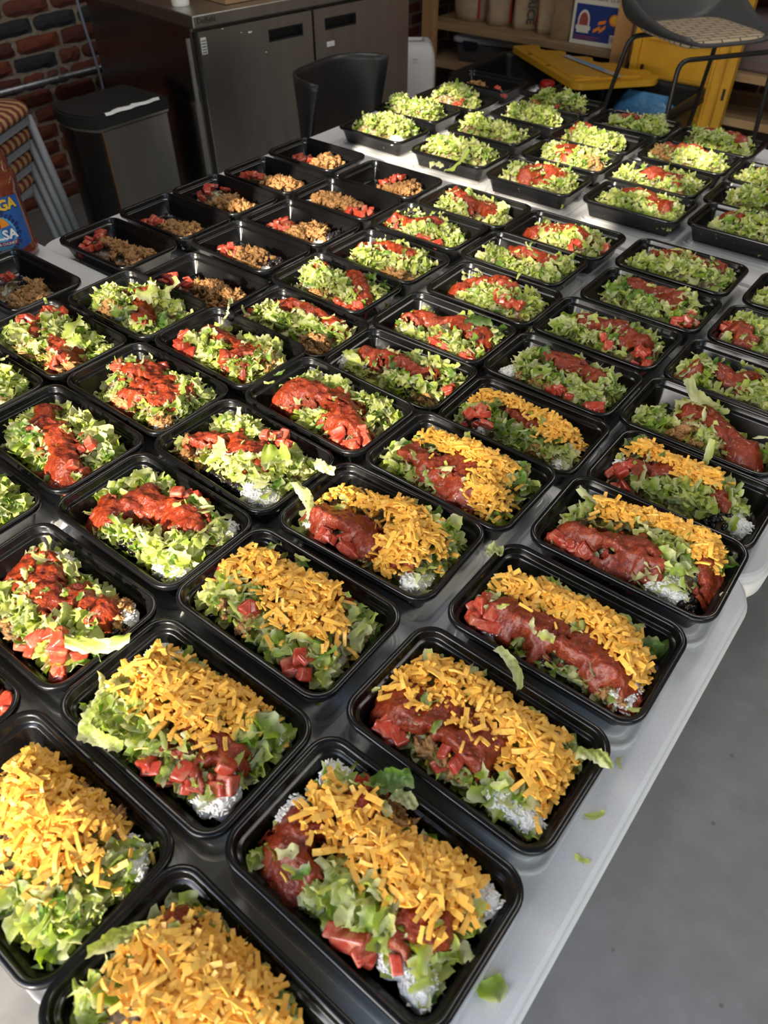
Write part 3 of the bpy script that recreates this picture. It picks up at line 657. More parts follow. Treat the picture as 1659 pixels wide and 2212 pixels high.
yl = thing('upright_lid', 'large yellow tote lid standing upright against the shelf', 'lid', (-1.41, 4.17, 0), 0.03)
def yb(x0, x1, z0, z1, y0, y1, bev=0.004): return box(x0, x1, y0, y1, z0, z1, bev)
mk('lid_plate', *yb(-0.26, 0.24, 0.0, 0.74, 0.0, 0.022), 'yellow', yl)
mk('lid_lip', *join(yb(-0.27, -0.235, 0, 0.75, -0.03, 0.022), yb(0.205, 0.25, 0, 0.75, -0.03, 0.022), yb(-0.27, 0.25, 0.71, 0.75, -0.03, 0.022)), 'yellow', yl)
mk('rib', *join(yb(-0.20, 0.14, 0.335, 0.352, -0.016, 0.002), yb(-0.20, 0.13, 0.50, 0.514, -0.012, 0.002), yb(-0.20, 0.13, 0.18, 0.194, -0.012, 0.002)), 'yellow', yl)
for x in (-0.12, -0.03, 0.06): mk('rib', *yb(x, x + 0.006, 0.05, 0.335, -0.006, 0.002, 0.002), 'yellow', yl)
mk('rib', *yb(0.135, 0.15, 0.05, 0.62, -0.016, 0.002), 'yellow', yl)
for x, z in ((-0.21, 0.345), (0.222, 0.30)): mk('bolt_slot', *yb(x, x + 0.014, z, z + 0.05, -0.032, -0.018, 0.002), 'tote', yl)

fo = mk('foil_packet', *lathe([(0.01, 0), (0.05, 0.01), (0.055, 0.05), (0.035, 0.09), (0.012, 0.12)], 14), 'foil', None, True)
fo.location = (-1.985, 3.66, 0.24); fo.data.transform(Matrix.Rotation(0.5, 4, 'Y')); tag(fo, 'crumpled foil packet inside the left black tote', 'foil')
rb = thing('condiment_bottle', 'white bottle with red cap inside the left black tote', 'bottle', (-1.90, 3.70, 0.013))
mk('bottle_body', *lathe([(0.04, 0), (0.045, 0.01), (0.045, 0.24), (0.03, 0.27)], 20), 'white_plastic', rb, True); mk('cap', *lathe([(0.036, 0.265), (0.036, 0.345), (0.03, 0.352)], 20), 'red_cap', rb, True)
wb = thing('squeeze_bottle', 'plain white bottle beside the red capped bottle', 'bottle', (-1.865, 3.84, 0.013))
mk('bottle_body', *lathe([(0.035, 0), (0.04, 0.01), (0.04, 0.26), (0.02, 0.29)], 20), 'white_plastic', wb, True); mk('cap', *lathe([(0.021, 0.288), (0.021, 0.32), (0.018, 0.322)], 16), 'paper', wb, True)
V, F = loft(0.34, 0.16, 0.05, [(0.03, 0), (0, 0.05), (0.0, 0.20), (0.02, 0.26), (0.065, 0.30), (0.072, 0.32)], 6)
V = [(x + 0.01 * math.sin(z * 40 + y * 50), y + 0.012 * math.sin(z * 30 + x * 35), z) for x, y, z in V]
bg = mk('blue_bag', V, F, 'blue_bag', None, True); bg.location = (-1.47, 3.93, 0.0135); bg.rotation_euler = (0, 0, -0.1); tag(bg, 'shiny blue plastic bag of groceries in the right tote', 'bag')
jg = thing('clear_jug', 'clear plastic jug with white cap in the right tote', 'jug', (-1.40, 3.68, 0.013))
mk('jug_body', *lathe([(0.055, 0), (0.065, 0.01), (0.065, 0.17), (0.05, 0.22), (0.022, 0.25)], 24), 'clear', jg, True); mk('jug_contents', *lathe([(0.05, 0.003), (0.06, 0.012), (0.06, 0.14)], 24), 'white_plastic', jg, True); mk('cap', *lathe([(0.024, 0.245), (0.024, 0.275), (0.02, 0.278)], 20), 'white_ink', jg, True)
V, F = loft(0.20, 0.16, 0.05, [(0.03, 0), (0, 0.05), (0.0, 0.18), (0.02, 0.23), (0.06, 0.25)], 6)
br = mk('bread_bag', V, F, 'cardboard', None, True); br.location = (-1.60, 3.62, 0.0135); tag(br, 'brown bread bag inside the right black tote', 'bag')
pl = thing('pallet_board', 'rough wooden pallet leaning on floor behind the stool', 'pallet', (-0.80, 4.02, 0), 0.25)
for k in range(3): mk('slat', *box(-0.02, 0.0, -0.30 + k * 0.21, -0.20 + k * 0.21, 0, 0.34, 0.003), 'wood_z', pl)
mk('rail', *box(0.0, 0.03, -0.32, 0.24, 0.04, 0.10), 'wood_x', pl); mk('rail', *box(0.0, 0.03, -0.32, 0.24, 0.24, 0.30), 'wood_x', pl)

# ------------------------------------------------------------------ unseen tree outside the door, crown shaped to block and dapple the sun
tr = thing('shade_tree', 'unseen leafy tree outside the doorway, shaped to dapple the sun', 'tree', (2.2, -5.2, 0))
mk('trunk', *tube([(0, 0, 0), (0.05, 0.02, 1.4), (-0.05, 0.0, 2.8), (0.0, 0.05, 4.6)], [0.16, 0.13, 0.11, 0.05], 10), 'bark', tr, True)
br_ = [[(0, 0, 2.4), (-0.8, 0.1, 3.3), (-1.6, 0.0, 4.1), (-2.3, 0.05, 4.6)], [(0, 0, 2.8), (-0.7, -0.1, 3.9), (-1.5, 0.1, 4.9)], [(0, 0, 2.2), (0.9, 0.1, 3.1), (1.7, 0.0, 3.8)]]
mk('branch', *join(*[tube(b2, [0.07, 0.05, 0.035, 0.015][:len(b2)], 7) for b2 in br_]), 'bark', tr, True)
V, F = [], []; q = random.Random(5)
def leaf(x, y, z, s):
    a = q.uniform(0, 2 * PI); tl_ = q.uniform(-0.9, 0.9); ca, sa = math.cos(a), math.sin(a); o = len(V)
    for lx, ly in ((-s, 0), (0, -s * 0.5), (s, 0), (0, s * 0.5)):
        V.append((x + lx * ca - ly * sa * math.sin(tl_), y + ly * math.cos(tl_), z + lx * sa + ly * ca * math.sin(tl_) * 0.7 + ly * 0.5))
    F.append((o, o + 1, o + 2, o + 3))
for k in range(17000):                                   # dense crown blocking the sun, edge notched to shape the lit patch
    x = q.uniform(-1.85, 2.6); z = q.uniform(1.8, 5.8); edge = (-1.74 + (0.22 if 3.22 < z < 3.41 else 0.0) + (0.10 if 3.44 < z < 3.53 else 0.0)) if z < 3.58 else -1.58 + 0.10 * math.sin(z * 3.1) + 0.08 * math.sin(z * 7.7 + 1)
    if x < edge: continue
    leaf(x, q.uniform(-0.5, 0.5), z, q.uniform(0.07, 0.14) if x > edge + 0.15 else q.uniform(0.03, 0.07))
for k in range(420):                                    # loose leaves set in the sunbeam to dapple it
    x = -1.66 - abs(q.gauss(0, 0.75)); z = q.uniform(2.6, 5.0)
    if x < -3.4: continue
    for j in range(3): leaf(x + q.gauss(0, 0.07), q.uniform(-0.5, 0.5), z + q.gauss(0, 0.07), q.uniform(0.028, 0.058))
stuff(mk('foliage', V, F, 'leaf', tr))

# ------------------------------------------------------------------ folding tables
TZ = {1: 0.7394, 2: 0.71, 3: 0.71}
def table(label, y0, y1, zt, x0=-1.53, x1=0.0):
    t = thing('folding_table', label, 'table', ((x0 + x1) / 2, (y0 + y1) / 2, 0), 0, 'white folding tables')
    L, W = x1 - x0, y1 - y0
    mk('tabletop', *loft(L, W, 0.055, [(0.03, zt - 0.012), (0.0035, zt - 0.012), (0.0035, zt - 0.006), (0.005, zt - 0.002), (0.009, zt)], 10), 'table', t)
    mk('edge_skirt', *loft(L, W, 0.055, [(0.03, zt - 0.045), (0.006, zt - 0.045), (0.001, zt - 0.040), (0.0, zt - 0.014), (0.003, zt - 0.0115), (0.03, zt - 0.0115)], 10), 'table_side', t, True)
    for sx in (-1, 1):
        x = sx * (L / 2 - 0.22)
        for sy in (-1, 1): mk('leg', *tube(arc_path([(x, sy * W * 0.30, zt - 0.045), (x + sx * 0.05, sy * W * 0.36, 0.012), (x + sx * 0.05, sy * W * 0.2, 0.012)], 0.04), 0.0125, 8), 'grey_metal', t, True)
        mk('crossbar', *tube([(x + sx * 0.02, -W * 0.33, 0.35), (x + sx * 0.02, W * 0.33, 0.35)], 0.010, 8), 'grey_metal', t, True)
    return t
table('nearest white folding table, set slightly higher than the others', -0.045, 0.718, TZ[1])
table('middle white folding table between the two others', 0.724, 1.485, TZ[2])
table('farthest white folding table, beside the black shell chair', 1.490, 2.275, TZ[3])

# ------------------------------------------------------------------ trays and their lids
HT = 0.042
TL, TW, TR = 0.2205, 0.1428, 0.026
tray_me = mk('meal_tray_src', *loft(TL, TW, TR, [(0.022, 0.0), (0.0195, 0.0015), (0.018, 0.006), (0.0085, HT - 0.010), (0.0075, HT - 0.0085), (0.0018, HT - 0.0085), (0.0004, HT - 0.0075), (0.0, HT - 0.005), (0.0, HT - 0.0015), (0.0012, HT - 0.0002), (0.0035, HT), (0.0062, HT - 0.0004), (0.0072, HT - 0.0022), (0.0078, HT - 0.0085), (0.0092, HT - 0.0098), (0.0120, HT - 0.0102), (0.0132, HT - 0.0125), (0.0205, 0.0065), (0.0235, 0.0030), (0.030, 0.0020)], 9), 'tray', None, True)
lid_me = mk('tray_lid_src', *loft(TL + 0.004, TW + 0.004, TR + 0.002, [(0.0, 0.0), (0.0, 0.0055), (0.001, 0.0065), (0.003, 0.0068), (0.0045, 0.0062), (0.0052, 0.0040), (0.010, 0.0036), (0.0115, 0.0072), (0.0125, 0.0078), (0.016, 0.0078)], 9, False, True), 'lid', None, True)
tray_data, lid_data = tray_me.data, lid_me.data
bpy.data.objects.remove(tray_me); bpy.data.objects.remove(lid_me)
tray_data.name = 'meal_tray'; lid_data.name = 'tray_lid'
LIDT = 0.008

# ------------------------------------------------------------------ food pieces (shared meshes)
def lettuce_mesh(seed, L, W, curl, ruffle, nx=8, ny=5, jag=0.12):
    q = random.Random(seed); V, uv = [], []
    ph = q.uniform(0, 6); ph2 = q.uniform(0, 6); bend = q.uniform(-0.6, 0.6); tw = q.uniform(-0.7, 0.7); fold = q.uniform(-0.9, 0.9)
    x = z = 0.0; pts = []; ang = -curl / 2
    for i in range(nx):
        pts.append((x, z, ang)); x += L / (nx - 1) * math.cos(ang); z += L / (nx - 1) * math.sin(ang); ang += curl / (nx - 1)
    mxm = pts[-1][0] / 2
    for i in range(nx):
        t = i / (nx - 1); wd = W * (0.62 + 0.38 * math.sin(PI * min(1, 0.15 + 0.8 * t))) * (1 + q.uniform(-jag, jag))
        px_, pz_, a = pts[i]
        for j in range(ny):
            s = 2 * j / (ny - 1) - 1; e = abs(s)
            y = s * wd / 2 * (1 + (q.uniform(-jag, jag) if e > 0.9 else 0)) + bend * L * (t - 0.5) ** 2
            zz = ruffle * W * math.sin(ph + t * 9 + s * 1.5) * e ** 1.3 + fold * W * 0.28 * s * s + ruffle * W * 0.4 * math.sin(ph2 + t * 17) * e
            y2 = y * math.cos(tw * (t - 0.5)) - zz * math.sin(tw * (t - 0.5)); z2 = y * math.sin(tw * (t - 0.5)) + zz * math.cos(tw * (t - 0.5))
            V.append((px_ - mxm - math.sin(a) * z2, y2, pz_ + math.cos(a) * z2)); uv.append(((s + 1) / 2, t))
    if ny > 5: V = [(a, b2, c + 0.0011 * math.sin(a * 800 + b2 * 260 + seed) * math.sin(b2 * 760 - a * 190)) for a, b2, c in V]
    zm = sum(v[2] for v in V) / len(V); V = [(a, b2, c - zm) for a, b2, c in V]
    F = [(i * ny + j, (i + 1) * ny + j, (i + 1) * ny + j + 1, i * ny + j + 1) for i in range(nx - 1) for j in range(ny - 1)]
    return V, F, uv
LV = []
for s in range(10): LV.append(lettuce_mesh(s, rng.uniform(0.022, 0.040), rng.uniform(0.0055, 0.0095), rng.uniform(-1.9, 1.9), 0.26, 10, 5, 0.18))
for s in range(10): LV.append(lettuce_mesh(50 + s, rng.uniform(0.018, 0.030), rng.uniform(0.010, 0.017), rng.uniform(-1.5, 1.5), 0.27, 9, 7, 0.24))
for s in range(6): LV.append(lettuce_mesh(90 + s, rng.uniform(0.010, 0.019), rng.uniform(0.006, 0.011), rng.uniform(-0.8, 0.8), 0.12, 5, 4, 0.15))
LVs = [lettuce_mesh(190 + s, rng.uniform(0.010, 0.022), rng.uniform(0.006, 0.011), rng.uniform(-1.0, 1.0), 0.15, 5, 3, 0.2) for s in range(10)]
LVg = [lettuce_mesh(140 + s, rng.uniform(0.030, 0.042), rng.uniform(0.016, 0.024), rng.uniform(-1.7, 1.7), 0.30, 15, 9, 0.22) for s in range(4)]
def data(vf, name, material, smooth=True, uv=None):
    o = mk(name, vf[0], vf[1], material, None, smooth, uv); d = o.data; bpy.data.objects.remove(o); return d
LM = [data(v, 'lettuce_piece', 'lettuce', True, v[2]) for v in LV]
LMg = [data(v, 'lettuce_leaf', 'lettuce_dark', True, v[2]) for v in LVg]
LMb = [data(v, 'lettuce_leaf', 'lettuce', True, v[2]) for v in LVg]

def shred(seed):
    q = random.Random(seed); L = q.uniform(0.009, 0.020); w = q.uniform(0.0034, 0.0052); h = q.uniform(0.0016, 0.0024); c = q.uniform(-0.9, 0.9); V = []; n = 4
    x = z = 0; a = -c / 2; pts = []
    for i in range(n): pts.append((x, z, a)); x += L / (n - 1) * math.cos(a); z += L / (n - 1) * math.sin(a); a += c / (n - 1)
    for px_, pz_, a in pts:
        k = q.uniform(0.82, 1.1)
        for sy, sz_ in ((-1, -1), (1, -1), (1, 1), (-1, 1)): V.append((px_ - pts[-1][0] / 2 - math.sin(a) * sz_ * h / 2, sy * w / 2 * k, pz_ + math.cos(a) * sz_ * h / 2))
    F = [(0, 3, 2, 1), (4 * n - 4, 4 * n - 3, 4 * n - 2, 4 * n - 1)]
    for i in range(n - 1):
        for k in range(4): j = (k + 1) % 4; F.append((4 * i + k, 4 * i + j, 4 * i + 4 + j, 4 * i + 4 + k))
    return V, F
SV_ = [shred(s) for s in range(14)]; SM = [data(v, 'cheese_shred', 'cheese', False) for v in SV_]
def lump(seed, size, amp, sub=2, stretch=(1, 1, 1), freq=2.2):
    q = random.Random(seed); bm = bmesh.new(); bmesh.ops.create_icosphere(bm, subdivisions=sub, radius=1.0)
    from mathutils import noise as mn
    off = Vector((q.uniform(0, 50), q.uniform(0, 50), q.uniform(0, 50)))
    V = []
    for i, v in enumerate(bm.verts):
        n = mn.noise(v.co * freq + off) + 0.5 * mn.noise(v.co * freq * 2.3 + off)
        c = v.co * (1 + amp * n); V.append((c.x * size * stretch[0], c.y * size * stretch[1], c.z * size * stretch[2])); v.index = i
    bm.verts.index_update(); F = [tuple(v.index for v in f.verts) for f in bm.faces]; bm.free(); return V, F
MM = [data(lump(s, rng.uniform(0.0048, 0.0080), 0.95, 3, (rng.uniform(0.9, 1.8), rng.uniform(0.7, 1.0), rng.uniform(0.55, 0.8)), 2.6), 'meat_crumble', 'meat') for s in range(12)]
BV = lump(77, 0.0052, 0.06, 2, (1.15, 0.75, 0.68)); BM = data(BV, 'black_bean', 'bean')
def tomato(seed):
    q = random.Random(seed); bm = bmesh.new(); bmesh.ops.create_cube(bm, size=1.0)
    for v in bm.verts: v.co += Vector((q.uniform(-.16, .16), q.uniform(-.16, .16), q.uniform(-.16, .16)))
    bmesh.ops.bevel(bm, geom=bm.edges[:] + bm.verts[:], offset=0.2, segments=3, profile=0.6, affect='EDGES')
    sx, sy, sz_ = q.uniform(0.015, 0.023), q.uniform(0.011, 0.017), q.uniform(0.008, 0.012)
    bm.verts.index_update(); V = [(v.co.x * sx, v.co.y * sy, v.co.z * sz_) for v in bm.verts]; F = [tuple(v.index for v in f.verts) for f in bm.faces]; bm.free(); return V, F
TM = [data(tomato(s), 'tomato_chunk', 'tomato') for s in range(9)]
def rice_patch(seed):
    q = random.Random(seed); V, F = [], []; R0 = 0.021; ph = q.uniform(0, 6)
    def dome(x, y):
        a = math.atan2(y, x); rr = R0 * (1 + 0.18 * math.sin(2 * a + ph) + 0.10 * math.sin(5 * a + ph * 2)); t = min(1.0, math.hypot(x, y) / rr); return 0.010 * math.sqrt(max(0, 1 - t * t)) + 0.0012 * math.sin(x * 900 + ph) * math.sin(y * 800), rr, t
    n, m_ = 24, 9                                                      # packed grains below
    for k in range(m_):
        for i in range(n):
            a = 2 * PI * i / n; r = R0 * (1 + 0.18 * math.sin(2 * a + ph) + 0.10 * math.sin(5 * a + ph * 2)) * (1 - (k / (m_ - 1)) * 0.98); x, y = r * math.cos(a), r * math.sin(a); V.append((x, y, dome(x, y)[0] - (0.012 if k == 0 else 0.0002)))
    for k in range(m_ - 1):
        for i in range(n): j = (i + 1) % n; F.append((k * n + i, k * n + j, (k + 1) * n + j, (k + 1) * n + i))
    for k in range(150):
        a = q.uniform(0, 2 * PI); r = 1.05 * math.sqrt(q.random()); rr = dome(math.cos(a) * 1e-3, math.sin(a) * 1e-3)[1] * r; x, y = rr * math.cos(a), rr * math.sin(a); z = dome(x, y)[0] + q.uniform(-0.0005, 0.0001)
        d = Vector((q.gauss(0, 1), q.gauss(0, 1), q.gauss(0, 0.12) - 0.3 * r)).normalized(); s = d.orthogonal().normalized(); t = d.cross(s); l = q.uniform(0.0026, 0.0040); w = 0.0012; o = len(V); c = Vector((x, y, z))
        V.append(tuple(c - d * l))
        for f in (-0.6, 0.6):
            for i in range(4): V.append(tuple(c + d * l * f + (s * math.cos(i * PI / 2) + t * math.sin(i * PI / 2)) * w))
        V.append(tuple(c + d * l))
        for i in range(4):
            j = (i + 1) % 4; F += [(o, o + 1 + j, o + 1 + i), (o + 1 + i, o + 1 + j, o + 5 + j, o + 5 + i), (o + 5 + i, o + 5 + j, o + 9)]
    return V, F
RM = [data(rice_patch(s), 'rice', 'rice', True) for s in range(4)]

def rotm(rx, ry, rz):
    cx_, sx = np.cos(rx), np.sin(rx); cy_, sy = np.cos(ry), np.sin(ry); cz, sz_ = np.cos(rz), np.sin(rz)
    return np.array([[cz, -sz_, 0], [sz_, cz, 0], [0, 0, 1]]) @ np.array([[cy_, 0, sy], [0, 1, 0], [-sy, 0, cy_]]) @ np.array([[1, 0, 0], [0, cx_, -sx], [0, sx, cx_]])
def joined(name, items, lib, material, parent, uv=False):
    """items: (variant, loc, rot, scale) joined into one mesh"""
    Vs, Fs, UV = [], [], []; o = 0
    for k, loc, rot, s in items:
        v = np.asarray(lib[k][0]) * s @ rotm(*rot).T + np.asarray(loc); Vs.append(v); Fs += [tuple(i + o for i in f) for f in lib[k][1]]; o += len(v)
        if uv: UV.append(np.asarray(lib[k][2]))
    return stuff(mk(name, np.concatenate(Vs).tolist(), Fs, material, parent, True, np.concatenate(UV) if uv else None))
def segdist(X, Y, P):
    d = np.full(X.shape, 9.0)
    if len(P) == 1: return np.hypot(X - P[0][0], Y - P[0][1])
    for (ax, ay), (bx, by) in zip(P[:-1], P[1:]):
        L2 = (bx - ax) ** 2 + (by - ay) ** 2 + 1e-12; t = np.clip(((X - ax) * (bx - ax) + (Y - ay) * (by - ay)) / L2, 0, 1)
        d = np.minimum(d, np.hypot(X - ax - t * (bx - ax), Y - ay - t * (by - ay)))
    return d
ORD = ['first', 'second', 'third', 'fourth', 'fifth', 'sixth']
ROWV = {1: [0.01, 0.17, 0.32, 0.478, 0.63], 2: [0.79, 0.94, 1.085, 1.238, 1.388], 3: [1.635, 1.80, 1.95, 2.13]}
COLU = {1: [-0.15, -0.38, -0.60, -0.83, -1.05, -1.27], 2: [-0.15, -0.38, -0.61, -0.845, -1.08, -1.315], 3: [-0.345, -0.585, -0.82, -1.06, -1.32]}
TNAME = {1: 'nearest table', 2: 'middle table', 3: 'far table'}

def inside(x, y, z, m_=0.0):
    """keep a piece inside the tray walls at height z above the tray floor"""
    t = min(max(z / HT, 0), 1.15); a = 0.086 + 0.014 * t - m_; b2 = 0.047 + 0.014 * t - m_
    return max(-a, min(a, x)), max(-b2, min(b2, y))

def build_meal(key, tno, cx_, cy_, yaw, ing, seed):
    q = random.Random(seed); zt = TZ[tno]
    row = min(range(len(ROWV[tno])), key=lambda i: abs(ROWV[tno][i] - cy_)); colm = min(range(len(COLU[tno])), key=lambda i: abs(COLU[tno][i] - cx_))
    where = '%s row, %s from right end, %s' % (ORD[row], ORD[colm], TNAME[tno])
    tag(inst('tray_lid', lid_data, None, (cx_ + q.uniform(-.002, .002), cy_ + q.uniform(-.002, .002), zt + 0.0003), (0, 0, yaw + q.uniform(-.02, .02))), 'clear plastic lid under the black tray, ' + where, 'lid', 'clear lids under the trays')
    tag(inst('meal_tray', tray_data, None, (cx_, cy_, zt + LIDT), (0, 0, yaw)), 'black plastic meal tray, ' + where, 'tray', 'black meal trays')
    P = {}
    for k, r, pts in ing: P.setdefault(k, []).append((r / 1000.0, [(pts[i] / 1000.0, pts[i + 1] / 1000.0) for i in range(0, len(pts), 2)]))
    has = lambda k: k in P
    if has('C'): look = 'burrito bowl topped with salsa and shredded cheddar'
    elif has('L') and has('S'): look = 'burrito bowl with shredded lettuce under red salsa'
    elif has('L'): look = 'burrito bowl topped with plain shredded lettuce'
    else: look = 'uncovered bowl of browned meat, beans and tomato'
    root = thing('burrito_bowl', look + ', ' + where, 'meal', (cx_, cy_, zt + LIDT + 0.003), yaw, 'burrito bowls in black trays')
    allp = np.array([p for k in P for r, l in P[k] for p in l]); lp = [p for r, l in P.get('L', []) for p in l]
    if lp:                                           # lettuce also fills the gaps between the noted clumps
        lp = lp + [((p[0] + s[0]) / 2, (p[1] + s[1]) / 2) for p, s in ((q.choice(lp), q.choice(lp)) for _ in range(4))]
        if tno == 3: lp = lp + [(q.uniform(-0.068, 0.068), q.uniform(-0.036, 0.036)) for _ in range(5)]
        allp = np.array([tuple(p) for p in allp] + lp[-(9 if tno == 3 else 4):])
    hm = 0.050 if has('C') else 0.049 if has('S') and has('L') else 0.052 if has('L') else 0.034
    if tno == 3 and has('L'): hm = 0.062 if not has('S') else 0.054
    def H(x, y):
        x = np.asarray(x, float); y = np.asarray(y, float)
        s = np.exp(-((x[..., None] - allp[:, 0]) ** 2 + (y[..., None] - allp[:, 1]) ** 2) / (2 * 0.0165 ** 2)).sum(-1)
        ed = np.clip((0.094 - np.abs(x)) / 0.022, 0, 1) * np.clip((0.055 - np.abs(y)) / 0.020, 0, 1)
        return hm * (1 - np.exp(-0.95 * s)) * (0.55 + 0.45 * ed)
    h1 = lambda x, y: float(H(x, y))
    # mixed bed of rice, beans and meat below everything
    nx, ny = 26, 18; gx, gy = np.meshgrid(np.linspace(-0.0865, 0.0865, nx), np.linspace(-0.048, 0.048, ny))
    hz = H(gx, gy) * 0.80 - 0.003 + 0.0022 * vn(gx * 140 + seed, gy * 140, 0) - 0.02 * (((np.abs(gx) / 0.087) ** 8 + (np.abs(gy) / 0.0485) ** 8) > 1.35)
    V = np.stack([gx, gy, hz], -1).reshape(-1, 3); F = [(j * nx + i, j * nx + i + 1, (j + 1) * nx + i + 1, (j + 1) * nx + i) for j in range(ny - 1) for i in range(nx - 1) if max(hz[j, i], hz[j, i + 1], hz[j + 1, i], hz[j + 1, i + 1]) > 0.001]
    used = sorted({i for f in F for i in f}); remap = {o: n for n, o in enumerate(used)}
    stuff(mk('rice_and_bean_bed', V[used].tolist(), [tuple(remap[i] for i in f) for f in F], 'bed', root, True))
    sal = [(r, l) for r, l in P.get('S', [])]; chz = [(r, l) for r, l in P.get('C', [])]
    def near(x, y, group, k):
        return any(segdist(np.array([x]), np.array([y]), l)[0] < r * k for r, l in group)
    for r, l in P.get('R', []):
        for x, y in l:
            x, y = inside(x, y, 0.02, 0.016); s = q.uniform(0.66, 0.95)
            stuff(inst('rice', q.choice(RM), root, (x, y, max(h1(x, y) * 0.80 - 0.004, 0.004)), (q.uniform(-.2, .2), q.uniform(-.2, .2), q.uniform(0, 6.3)), (s, s, s)))
    for r, l in P.get('B', []):
        for x, y in l:
            for k in range(11):
                a, b2 = inside(x + q.gauss(0, 0.010), y + q.gauss(0, 0.009), 0.02, 0.004); inst('black_bean', BM, root, (a, b2, max(h1(a, b2) * 0.82, 0.006) + q.uniform(0, 0.006)), (q.uniform(-.6, .6), q.uniform(-.6, .6), q.uniform(0, 6.3)))
    nm_ = 27 if not has('L') else 11
    for r, l in P.get('M', []):
        for x, y in l:
            for k in range(nm_):
                a, b2 = inside(x + q.gauss(0, 0.0125), y + q.gauss(0, 0.0105), 0.02, 0.006); s = q.uniform(0.75, 1.25)
                inst('meat_crumble', q.choice(MM), root, (a, b2, max(h1(a, b2) * (1.0 if not has('L') else 0.9), 0.006) + q.uniform(-0.001, 0.007)), (q.uniform(-1, 1), q.uniform(-1, 1), q.uniform(0, 6.3)), (s, s, s))
    for r, l in P.get('T', []):
        n = 3 if len(l) < 5 else 2
        for x, y in l:
            for k in range(n):
                a, b2 = inside(x + q.gauss(0, 0.0075), y + q.gauss(0, 0.006), 0.03, 0.006); s = q.uniform(0.75, 1.15)
                inst('tomato_chunk', q.choice(TM), root, (a, b2, max(h1(a, b2) * 0.95, 0.008) + 0.004 + q.uniform(-0.002, 0.005)), (q.uniform(-.6, .6), q.uniform(-.6, .6), q.uniform(0, 6.3)), (s, s, s))
    # lettuce
    items = []
    per = {1: 15, 2: 13, 3: 14}[tno]; spread = {1: 0.0165, 2: 0.0165, 3: 0.0195}[tno]
    for x, y in lp:
        for k in range(per):
            a, b2 = x + q.gauss(0, spread), y + q.gauss(0, spread * 0.85)
            if near(a, b2, sal, 0.86) and q.random() < 0.95: continue
            lower = 0.0
            if near(a, b2, chz, 0.8):
                if q.random() < 0.6: continue
                lower = 0.007
            h = h1(a, b2); a, b2 = inside(a, b2, h, 0.009)
            items.append((q.randrange(len(LV)), (a, b2, h - lower + q.uniform(-0.004, 0.007)), (q.gauss(0, 0.5), q.gauss(0, 0.42), q.uniform(0, 6.3)), q.uniform(0.75, 1.3)))
    if items:
        items.sort(key=lambda t: t[1][2] - h1(t[1][0], t[1][1])); q2 = {1: 130, 2: 45, 3: 18}[tno]
        top = items[-q2:]; rest = items[:-q2] if len(items) > q2 else []
        for k, loc, rot, s in top: inst('lettuce_piece', LM[k], root, loc, rot, (s, s, s))
        under = []
        for x, y in lp:                              # fine shreds underneath
            for k in range(10):
                a, b2 = x + q.gauss(0, 0.014), y + q.gauss(0, 0.012); h = h1(a, b2) - 0.005; a, b2 = inside(a, b2, h, 0.007); under.append((q.randrange(len(LVs)), (a, b2, h + q.uniform(-0.003, 0.002)), (q.gauss(0, 0.5), q.gauss(0, 0.5), q.uniform(0, 6.3)), q.uniform(0.8, 1.2)))
        joined('fine_lettuce', under, LVs, 'lettuce', root, True)
        if rest: joined('shredded_lettuce', rest, LV, 'lettuce', root, True)
    for r, l in P.get('G', []):
        for x, y in l:
            for k in range(2):
                a, b2 = inside(x + q.gauss(0, 0.008), y + q.gauss(0, 0.007), 0.045, 0.010); inst('lettuce_leaf', q.choice(LMg), root, (a, b2, h1(a, b2) + 0.004 + 0.003 * k), (q.gauss(0, 0.5), q.gauss(0, 0.4), q.uniform(0, 6.3)), (0.85,) * 3)
    # salsa
    for r, l in sal:
        g = {1: 0.0013, 2: 0.0018, 3: 0.0026}[tno]; xs = [p[0] for p in l]; ys = [p[1] for p in l]; mgn = r * 1.5
        X, Y = np.meshgrid(np.arange(min(xs) - mgn, max(xs) + mgn, g), np.arange(min(ys) - mgn, max(ys) + mgn, g))
        d = segdist(X, Y, l); rr = r * {1: 1.22, 2: 1.18, 3: 1.15}[tno] * (0.98 + 0.80 * vn(X * 48 + seed * 3.1, Y * 48, 1) + 0.38 * vn(X * 140, Y * 210 + seed, 2))
        t = np.clip(1 - (d / rr) ** 2, 0, 1)
        Z = H(X, Y) + 0.0025 + 0.0060 * np.sqrt(t) + t ** 0.5 * (0.0030 * vn(X * 110, Y * 110 + seed, 3) + 0.0010 * vn(X * 280 + seed, Y * 280, 0) + 0.0005 * vn(X * 700, Y * 700, 1)) - 0.006 * (t <= 0)
        lim = ((np.abs(X) < 0.1) & (np.abs(Y) < 0.062)); t = t * lim
        n1, n0 = X.shape; V = np.stack([X, Y, Z], -1).reshape(-1, 3)
        k4 = (t[:-1, :-1] > 0) | (t[1:, :-1] > 0) | (t[:-1, 1:] > 0) | (t[1:, 1:] > 0); jj, ii = np.nonzero(k4); b0 = jj * n0 + ii
        Q = np.stack([b0, b0 + 1, b0 + n0 + 1, b0 + n0], -1)
        if not len(Q): continue
        used, inv = np.unique(Q, return_inverse=True)
        mk('salsa', V[used].tolist(), inv.reshape(-1, 4).tolist(), 'salsa', root, True)
        for k in range(4):              # a few loose shreds on the sauce
            if lp and q.random() < 0.7:
                x, y = q.choice(l); inst('lettuce_piece', q.choice(LM), root, (x + q.gauss(0, 0.014), y + q.gauss(0, 0.012), h1(x, y) + 0.0110), (q.gauss(0, 0.3), q.gauss(0, 0.3), q.uniform(0, 6.3)), (0.7,) * 3)
